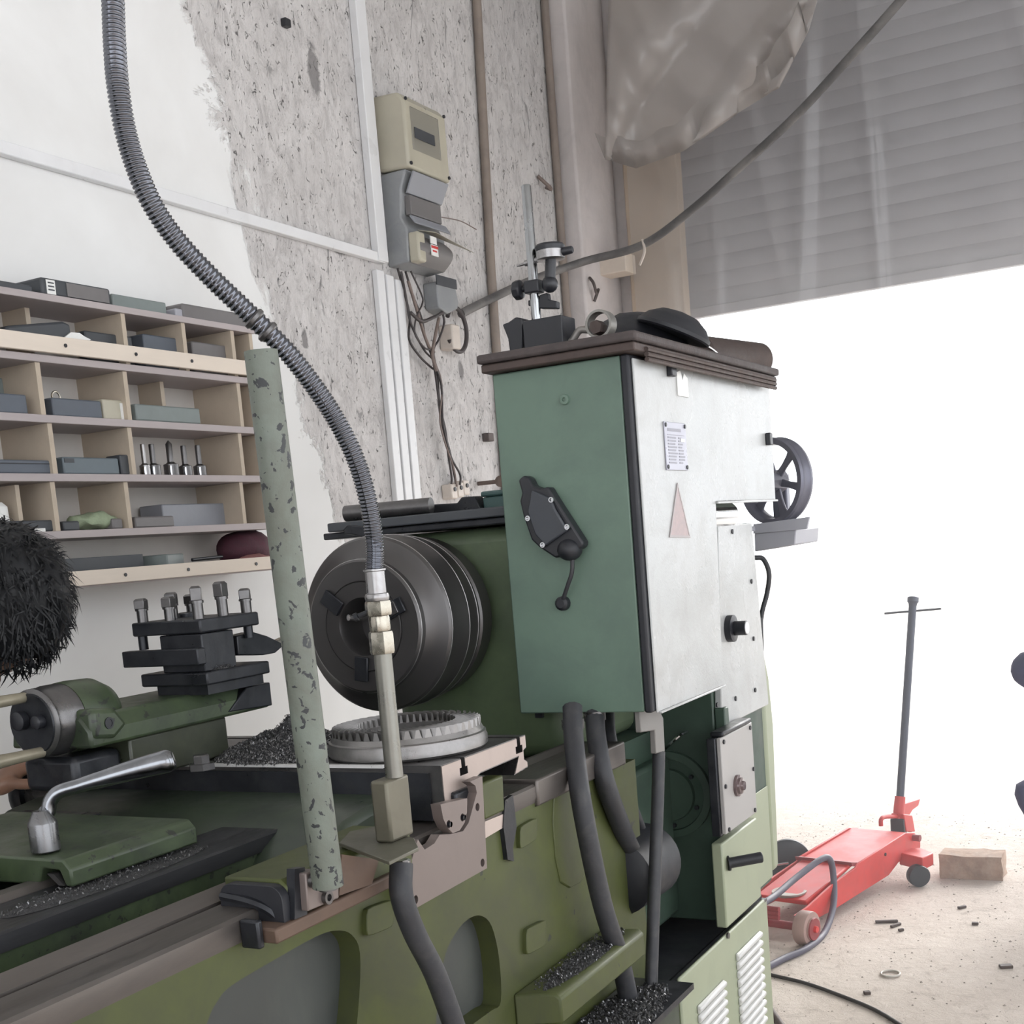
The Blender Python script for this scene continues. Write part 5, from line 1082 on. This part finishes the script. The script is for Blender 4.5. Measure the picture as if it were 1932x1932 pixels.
P = [jat(x, y, .03) for x, y in zoomj([(540, 1180), (1000, 800), (1010, 830), (560, 1230)])]; b = B(); b.prism(P, jn*(WJ-.05)); arm = part('lift_arm', b, red_p, jack, bevel=.004)
P = [jat(x, y, .02) for x, y in zoomj([(1000, 790), (1060, 790), (1060, 830), (1010, 830)])]; b = B(); b.prism(P, jn*(WJ-.02)); part('cross_bar', b, red_d, jack)
for k in range(3):
    c = jat(1470, 1716+8*k, .03); b = B(); b.cyl(c, c+jn*(WJ-.05), .008, n=10); part('link_rod', b, red_d, jack)
sd = jat(1490, 1697, WJ/2); b = B(); b.lathe([(-.022, .02), (-.012, .03), (-.004, .048), (.003, .056), (.008, .056), (.008, .046), (.003, .044)], V(sd.x, sd.y, jat(1480, 1690, WJ/2).z), (0,0,1), 26); part('saddle_cup', b, M('worn_saddle_steel', (.33,.29,.26), .5, .4, .25, 16), jack, smooth=40)
axc = jp(.0, 0, .052)
for n0, n1 in ((-.055, -.008), (WJ+.02, WJ+.06)):
    c = jp(0, n0, .0535); b = B(); w_ = n1-n0; b.lathe([(0, .018), (0, .036), (.006, .036), (.006, .052), (.010, .0535), (w_-.004, .0535), (w_, .051), (w_, .018)], c, jn, 30); wh = part('front_wheel', b, M('pinkish_wheel_rubber', (.40,.27,.24), .6, 0, .15, 12), jack, smooth=40)
    b = B(); b.lathe([(-.004, .010), (-.004, .034), (.002, .036)], c, jn, 24); part('wheel_hub', b, red_d, wh)
    b = B(); b.lathe([(-.012, .006), (-.012, .010), (-.003, .011)], c, jn, 14); part('axle_end', b, red_p, wh)
b = B(); b.cyl(jp(0, -.01, .0535), jp(0, WJ+.03, .0535), .013, n=14); part('front_axle', b, red_d, jack)
# rear caster wing
P = [jat(x, y, -.04) for x, y in zoomj([(1480, 690), (1700, 640), (1830, 690), (1720, 740)])]
zc2 = sum(p.z for p in P)/4
wgp = [at(x, y, Z=zc2) for x, y in zoomj([(1480, 690), (1560, 645), (1700, 640), (1830, 690), (1720, 745)])]
b = B(); b.prism(wgp, (0, 0, -.045)); part('caster_wing', b, red_p, jack, bevel=.004)
cp = at(1731, 1618, Z=zc2); cp.z = 0
b = B(); b.lathe([(-.018, .016), (-.018, .036), (-.014, .038), (.014, .038), (.018, .036), (.018, .016)], cp+V(0,0,.0385), V(1, .6, 0), 24); part('rear_caster', b, blk_rub, jack, smooth=40)
b = B(); b.box((cp.x-.012, cp.y-.012, .06), (cp.x+.012, cp.y+.012, max(.07, zc2-.044))); part('caster_stem', b, red_d, jack)
b = B(); b.lathe([(-.018, .036), (.018, .036)], jp(.80, WJ+.05, .0365), V(1, .6, 0), 20); part('rear_caster', b, blk_rub, jack)
# yoke, socket, pedal, handle
yk = [jat(x, y, .10) for x, y in zoomj([(1300, 420), (1300, 360), (1330, 330), (1420, 325), (1500, 325), (1570, 345), (1590, 390), (1595, 480)])]
b = B(); b.tube(spline(yk, 30), .008, 8); part('handle_yoke', b, red_p, jack, smooth=60)
hb = jat(1695, 1545, .10); hs0 = jat(1698, 1508, .10); ht = jat(1723, 1127, .10)
hdir = (ht-hs0).normalized()
b = B(); b.cyl(hb, hs0+hdir*.01, .021, .019, n=18); part('handle_socket', b, red_p, jack)
b = B(); b.box((hb.x-.025, hb.y-.025, hb.z-.06), (hb.x+.025, hb.y+.025, hb.z+.005)); part('pump_block', b, blk, jack, bevel=.004)
b = B(); b.cyl(hs0, ht-hdir*.03, .0145, n=16); hd = part('handle', b, M('grey_blue_handle', (.055,.06,.085), .4, .4, .1, 10), jack)
b = B(); b.lathe([(0, .0145), (.012, .016), (.018, .021), (.034, .021), (.037, .017)], ht-hdir*.035, hdir, 16); part('handle_cap', b, M('grey_blue_cap', (.07,.075,.10), .4, .4, .1, 10), hd)
c0, c1 = jat(1668, 1153, .10), jat(1778, 1153, .10); dq = rt0*.105; cm = jat(1722, 1153, .10); b = B(); b.cyl(cm-dq, cm+dq, .0042, n=10); part('tommy_bar', b, blk, hd)
P = [jat(x, y, .09) for x, y in zoomj([(1535, 200), (1700, 145), (1680, 215), (1620, 260), (1590, 310), (1530, 310)])]; b = B(); b.prism(P, jn*.012); part('release_pedal', b, red_p, jack, bevel=.002)
P = [jat(x, y, .07) for x, y in zoomj([(1530, 300), (1620, 310), (1650, 480), (1560, 480)])]; b = B(); b.prism(P, jn*.05); part('rear_bracket', b, red_p, jack, bevel=.004)
c = jat(1730, 1581, -.002); b = B(); b.cyl(c+jn*.02, c-jn*.012, .012, n=12); part('pivot_bolt', b, red_d, jack)
c = jat(1670, 1612, .012); b = B(); b.cyl(c+jn*.004, c-jn*.003, .006, n=10); part('frame_hole', b, blk, jack)
# black wheel beyond the jack
bw = at(1486, 1627, X=4.42); b = B(); R_ = bw.z; R_ = max(.05, R_)
dirw = V(-1, -.45, .12).normalized(); b.lathe([(-.02, R_*.3), (-.02, R_*.8), (-.012, R_*.97), (0, R_), (.012, R_*.97), (.02, R_*.8), (.02, R_*.3)], V(bw.x, bw.y, R_), dirw, 40); bwo = obj('trolley_wheel', b, blk_rub, smooth=40); tag(bwo, 'black rubber wheel standing on the floor behind the red jack', 'wheel')
b = B(); c = V(bw.x, bw.y, R_)+dirw*.02; b.cyl(c, c+V(-.05, .11, -.01), .006, n=10); obj('axle_rod', b, chrome, bwo)
# brick
bk = at(1836, 1652, Z=0); kb_ = B(); kb_.box((bk.x-.055, bk.y-.105, .0005), (bk.x+.055, bk.y+.105, .085)); bmesh.ops.subdivide_edges(kb_.bm, edges=kb_.bm.edges[:], cuts=5, use_grid_fill=True)
for v in kb_.bm.verts:
    n_ = noise.noise(v.co*22); v.co += V(noise.noise(v.co*30), noise.noise(v.co*31+V(5,0,0)), n_*(v.co.z > .01))*.006; v.co.z = max(.0005, v.co.z)
bo = obj('brick', kb_, brick_m, smooth=60); tag(bo, 'chipped clay brick on the dirt floor right of the jack', 'brick')
# grey hose looping over the jack and black floor cable
hz = [at(1400, 1725, Z=.16), at(1455, 1695, Z=.16), at(1500, 1658, Z=.18), at(1548, 1622, Z=.21), at(1566, 1622, Z=.20), at(1573, 1660, Z=.13), at(1572, 1710, Z=.06), at(1555, 1760, Z=.012), at(1520, 1790, Z=.011), at(1480, 1808, Z=.011), at(1440, 1828, Z=.011), at(1390, 1850, Z=.011)]
b = B(); b.tube(spline(hz, 60), .0105, 12); tag(obj('grey_hose', b, hose_gr, smooth=60), 'grey rubber hose looping over the front of the red jack', 'hose')
b = B(); b.tube(spline([at(1410, 1825, Z=.006), at(1450, 1838, Z=.006), at(1520, 1855, Z=.006), at(1590, 1880, Z=.006), at(1650, 1905, Z=.006), at(1700, 1935, Z=.006), at(1760, 1980, Z=.006)], 40), .0055, 8); tag(obj('floor_cable', b, M('black_floor_cable', (.035,.03,.028), .6, 0, .3, 30), smooth=60), 'thin dark cable trailing across the dirt floor at the lower right', 'cable')
b = B(); q = at(1447, 1915, Z=.0); b.cyl(at(1442, 1890, Z=.012), at(1480, 1945, Z=.012), .011, n=12); tag(obj('floor_pipe', b, rustd), 'short rusty pipe lying at the foot of the louvred pedestal', 'pipe')
# debris
for (x, y, l, w, rot, lab) in ((1530, 1698, .05, .010, .2, 'short dark stick on the floor close to the jack side'), (1673, 1741, .07, .012, .35, 'longest dark stick lying mid floor beyond the jack'), (1690, 1748, .045, .010, 1.1, 'small dark splinter beside the longest stick'), (1898, 1826, .035, .022, .4, 'small dark lump of scrap at the right of the floor'), (1815, 1714, .03, .012, .9, 'small dark scrap on the floor below the brick'), (1840, 1745, .02, .012, .1, 'tiny dark pebble right of mid floor'), (1636, 1876, .018, .016, .5, 'dark pebble by the trailing floor cable'), (1700, 1757, .018, .010, .8, 'tiny dark chip below the longest stick')):
    p = at(x, y, Z=0); b = B(); b.box((p.x-w/2, p.y-l/2, .0003), (p.x+w/2, p.y+l/2, .009), rot); tag(obj('floor_scrap', b, rustd, bevel=.002), lab, 'scrap', 'scraps on the dirt floor')
p = at(1680, 1837, Z=.004); b = B(); b.tube([p+V(.026*math.cos(a), .026*math.sin(a), 0) for a in [i*2*PI/26 for i in range(27)]], .0035, 7); tag(obj('metal_ring', b, M('pale_ring', (.45,.42,.38), .5, .4, .1, 10), smooth=60), 'pale metal ring lying on the dirt floor', 'ring')
rnd = random.Random(4); b = B()
for k in range(1500):
    x, y = rnd.uniform(2.9, 5.6), rnd.uniform(-.6, 1.6); s_ = rnd.uniform(.0012, .0042)*(1 if rnd.random() < .94 else 2)
    vs = [b.bm.verts.new((x+s_*math.cos(a)*rnd.uniform(.6, 1.3), y+s_*math.sin(a)*rnd.uniform(.6, 1.3), .0002)) for a in (0, 1.57, 3.14, 4.71)]; tv = b.bm.verts.new((x, y, s_*.8))
    for i in range(4): b.bm.faces.new((vs[i], vs[(i+1) % 4], tv))
o = obj('floor_grit', b, M('sandy_grit', (.46,.40,.35), .9, 0, .5, 40, (.12,.1,.09), .8, 3), smooth=0); tag(o, 'fine grit and crumbs strewn over the dirt floor', 'grit', kind='stuff')

# ================================================================== PEOPLE
def skin_body(name, verts, edges, root, mat, parent=None, sub=2):
    me = bpy.data.meshes.new(name); keys = list(verts); ix = {k: i for i, k in enumerate(keys)}
    me.from_pydata([verts[k][0] for k in keys], [(ix[a], ix[c]) for a, c in edges], [])
    o = bpy.data.objects.new(name, me); C.objects.link(o)
    m = o.modifiers.new('skin', 'SKIN'); m.use_smooth_shade = True; m.branch_smoothing = .4
    for k, i in ix.items():
        r = verts[k][1]; sv = me.skin_vertices[0].data[i]; sv.radius = r if isinstance(r, tuple) else (r, r); sv.use_root = (k == root)
    o.modifiers.new('sub', 'SUBSURF').levels = sub; o.modifiers['sub'].render_levels = sub
    ev = o.evaluated_get(bpy.context.evaluated_depsgraph_get()); nm = bpy.data.meshes.new_from_object(ev)
    bpy.data.objects.remove(o); nm.materials.clear()
    return finish(name, nm, mat, parent, smooth=180)
def add_head(person, c, face, upv, sc=1.0, hair=True):
    face = Vector(face).normalized(); upv = Vector(upv); upv = (upv-face*upv.dot(face)).normalized(); sd = upv.cross(face)
    Mx = Matrix((sd, face, upv)).transposed()
    def W_(x, y, z): return Vector(c)+Mx @ (V(x, y, z)*sc)
    b = B(); vs = b.ball((0,0,0), 1, (1,1,1), 28)
    for v in vs:
        x, y, z = v.co; jw = 1-.35*max(0, -z)**1.5
        q = V(x*.076*jw, y*.096*(1-.12*max(0, -z))+(.012*max(0, -z) if y > 0 else 0), z*.118)
        v.co = W_(q.x, q.y, q.z)
    hd = obj('head', b, skin_m, person, smooth=180)
    b = B(); b.prism([W_(-.013, .088, -.03), W_(.013, .088, -.03), W_(.006, .088, .015), W_(-.006, .088, .015)], Mx @ V(0, .024*sc, -.004)); obj('nose', b, skin_m, hd, bevel=.005)
    for sx_ in (-1, 1):
        b = B(); b.ball(W_(sx_*.03, .083, .01), .011*sc); eo = obj('eye', b, paper, hd); b = B(); b.ball(W_(sx_*.03, .091, .01), .0055*sc); obj('iris', b, blk, hd)
        b = B(); b.ball(W_(sx_*.080, -.005, -.004), 1, (.010, .018, .03)); obj('ear', b, skin_m, hd)
    b = B(); b.ball(W_(0, .086, -.058), 1, (.022, .006, .006)); obj('mouth', b, pinkc, hd)
    if hair:
        rnd = random.Random(2); b = B()
        vs = b.ball((0,0,0), 1, (1,1,1), 30)
        for v in vs:
            x, y, z = v.co; n_ = noise.noise(V(x*4, y*4, z*4))*.07+noise.noise(V(x*11, y*11, z*11))*.05
            f = 1.16+n_
            if y > .35 and z < .35: f = .9
            if z < -.55: f = .88
            v.co = W_(x*.082*f, (y*.102*f)-.004, z*.122*f+.006)
        ho = obj('hair', b, hair_m, person, smooth=180)
        b = B()
        for k in range(2600):
            th = rnd.uniform(0, 2*PI); ph = math.acos(rnd.uniform(-.55, 1)); x, y, z = math.sin(ph)*math.cos(th), math.sin(ph)*math.sin(th), math.cos(ph)
            if y > .55 and z < .3: continue
            f = 1.10+.05*rnd.random(); p = W_(x*.082*f, y*.102*f-.004, z*.122*f+.006)
            out_ = (p-Vector(c)).normalized(); fl = (V(0,0,-1)+V(rnd.gauss(0,.5), rnd.gauss(0,.5), rnd.gauss(0,.5))); fl = (fl-out_*fl.dot(out_)).normalized(); l = rnd.uniform(.018, .042)*sc
            s_ = out_.cross(fl)*.0016; m_ = p+fl*l*.5+out_*.007; e_ = p+fl*l+out_*rnd.uniform(-.002, .010)
            q = [b.bm.verts.new(t) for t in (p-s_, p+s_, m_+s_*.8, m_-s_*.8, e_)]
            b.bm.faces.new(q[:4]); b.bm.faces.new((q[3], q[2], q[4]))
        so = obj('hair_strands', b, hair_m, ho, smooth=0); so['kind'] = 'stuff'
    return hd
def add_hand(person, wrist, d, palm_n, curl, sc=1.0, side=1):
    """palm plus five separate curled fingers; d = pointing direction, palm_n = palm normal (fingers curl towards it)"""
    d = Vector(d).normalized(); n_ = Vector(palm_n); n_ = (n_-d*n_.dot(d)).normalized(); s_ = d.cross(n_)*side
    vt = {'w': (Vector(wrist)-d*.01, .021*sc), 'p0': (Vector(wrist)+d*.03*sc, (.034*sc, .017*sc)), 'p1': (Vector(wrist)+d*.075*sc, (.036*sc, .014*sc))}
    ed = [('w', 'p0'), ('p0', 'p1')]
    for k, (off, l) in enumerate(((-.030, .030), (-.010, .034), (.010, .032), (.029, .026))):
        p = Vector(wrist)+d*.082*sc+s_*off*sc; a = 0; prev = 'p1'; dirv = d
        for j in range(3):
            nm_ = f'f{k}{j}'; vt[nm_] = (p, (.0088-.0008*j)*sc); ed.append((prev, nm_)); prev = nm_
            a += curl; dirv = d*math.cos(a)+n_*math.sin(a); p = p+dirv*l*(1-.18*j)*sc
        vt[f'f{k}t'] = (p, .0062*sc); ed.append((prev, f'f{k}t'))
    p = Vector(wrist)+d*.03*sc-s_*.034*sc; prev = 'p0'
    for j in range(3):
        vt[f't{j}'] = (p, (.0105-.001*j)*sc); ed.append((prev, f't{j}')); prev = f't{j}'; p = p+(d*.75-s_*(.6-.35*j)+n_*(.35+.3*j)).normalized()*.028*sc
    return skin_body('hand', vt, ed, 'p0', skin_m, person)

# the operator behind the lathe, bent over the tool post
op = thing('person', 'person with black hair bent over the handwheels behind the lathe', 'person', (1.25, 2.1, 0))
hc0 = at(-12, 1150, Y=1.755)
neck = V(1.30, 1.93, 1.27); pel = V(1.10, 2.12, .93)
hand_w = at(-22, 1492, Y=1.80)
vb = {'pelvis': (pel, (.155, .12)), 'belly': (pel.lerp(neck, .35)+V(-.02,.03,.02), (.145, .115)), 'chest': (pel.lerp(neck, .75)+V(-.02,.03,.02), (.165, .12)), 'neckb': (neck, .065), 'necke': (neck.lerp(hc0, .45), .052),
      'ls': (V(1.38, 1.84, 1.17), .062), 'le': (V(1.30, 1.835, .91), .045), 'rs': (V(1.12, 1.98, 1.22), .062), 're': (V(.98, 1.86, 1.0), .046), 'rw': (V(1.10, 1.78, .96), .030),
      'lh': (pel+V(.09, -.02, -.08), .09), 'lk': (V(1.20, 2.04, .50), .062), 'la': (V(1.19, 2.12, .09), .043), 'lt': (V(1.19, 1.95, .045), (.045, .035)),
      'rh': (pel+V(-.09, .02, -.08), .09), 'rk': (V(.98, 2.06, .50), .062), 'ra': (V(.97, 2.13, .09), .043), 'rtt': (V(.96, 1.96, .045), (.045, .035))}
eb = [('pelvis','belly'),('belly','chest'),('chest','neckb'),('neckb','necke'),('chest','ls'),('ls','le'),('chest','rs'),('rs','re'),('re','rw'),('pelvis','lh'),('lh','lk'),('lk','la'),('la','lt'),('pelvis','rh'),('rh','rk'),('rk','ra'),('ra','rtt')]
skin_body('body', vb, eb, 'pelvis', shirt_m, op)
skin_body('forearm', {'a': (V(1.31, 1.835, .92), .044), 'b': (V(1.31, 1.835, .92).lerp(hand_w, .4), .044), 'c': (hand_w, .030)}, [('a','b'),('b','c')], 'b', skin_m, op)
add_hand(op, hand_w, V(.55, -.05, .25), V(.1, .2, -1), .55, 1.0, 1)
add_hand(op, V(1.10, 1.78, .96), V(.7, -.5, .1), V(0, 0, -1), .5, 1.0, -1)
add_head(op, hc0, V(-.30, -.18, -.93), V(-.25, -.85, .25), 1.14)

# second person in navy clothes crouching at the right edge
p2 = thing('person', 'person in navy work clothes crouching at the right photo edge near the doorway', 'person', (4.35, .25, 0))
el, kn = at(1911, 1250, X=4.3), at(1916, 1480, X=4.3)
pel = V(4.30, .06, .24)
vb = {'pelvis': (pel, (.15, .13)), 'belly': (V(4.30, .09, .45), (.14, .12)), 'chest': (V(4.30, .17, .68), (.17, .12)), 'neckb': (V(4.30, .25, .86), .06), 'necke': (V(4.30, .27, .92), .05),
      'ls': (V(4.30-.17, .21, .80), .06), 'le': (at(1914, 1257, X=4.22), .058), 'lw': (V(4.40, .28, .62), .03),
      'rs': (V(4.30+.17, .21, .80), .06), 're': (V(4.48, .40, .62), .046), 'rw': (V(4.46, .30, .48), .03),
      'lh': (pel+V(-.09, .02, .0), .09), 'lk': (at(1920, 1482, X=4.23), .08), 'la': (V(4.22, .24, .09), .044), 'lt': (V(4.22, .38, .042), (.045, .036)),
      'rh': (pel+V(.09, .02, .0), .09), 'rk': (V(4.42, .42, .42), .066), 'ra': (V(4.42, .20, .09), .044), 'rtt': (V(4.42, .35, .042), (.045, .036))}
eb = [('pelvis','belly'),('belly','chest'),('chest','neckb'),('neckb','necke'),('chest','ls'),('ls','le'),('le','lw'),('chest','rs'),('rs','re'),('re','rw'),('pelvis','lh'),('lh','lk'),('lk','la'),('la','lt'),('pelvis','rh'),('rh','rk'),('rk','ra'),('ra','rtt')]
skin_body('body', vb, eb, 'pelvis', navy, p2)
add_hand(p2, vb['lw'][0], V(.2, .3, -.6), V(.5, .3, 0), .4, 1.0, 1)
add_hand(p2, vb['rw'][0], V(-.2, .3, -.6), V(-.5, .3, 0), .4, 1.0, -1)
add_head(p2, V(4.30, .33, 1.02), V(0, .85, -.4), V(0, .2, 1), 1.0)

# ================================================================== haze volume added to imitate lens glare by the doorway
m, t, p, o_ = nt('glare_haze_volume'); t.nodes.remove(p); v = N(t, 'ShaderNodeVolumeScatter'); v.inputs['Density'].default_value = .075; v.inputs['Color'].default_value = (.96,.97,1,1); v.inputs['Anisotropy'].default_value = .35
t.links.new(v.outputs[0], o_.inputs['Volume'])
b = B(); b.box((3.13, -4.1, .001), (5.72, 2.38, 3.9)); tag(obj('glare_haze', b, m, smooth=0), 'faint bright haze volume standing in for lens glare before the doorway', 'haze', kind='stuff')

# keep the hierarchy at thing > part > sub-part
def chain(o):
    c = [o]
    while c[-1].parent: c.append(c[-1].parent)
    return c[::-1]
for o in list(C.objects):
    c = chain(o)
    if len(c) > 3:
        w = wloc(o); o['_w'] = list(w)
for o in list(C.objects):
    if '_w' in o:
        part_ = chain(o)[1]; w = Vector(o['_w']); del o['_w']; o['_p'] = part_.name; o['_q'] = list(w)
for o in list(C.objects):
    if '_p' in o:
        pa = bpy.data.objects[o['_p']]; o.parent = pa; o.location = Vector(o['_q'])-wloc(pa); del o['_p']; del o['_q']
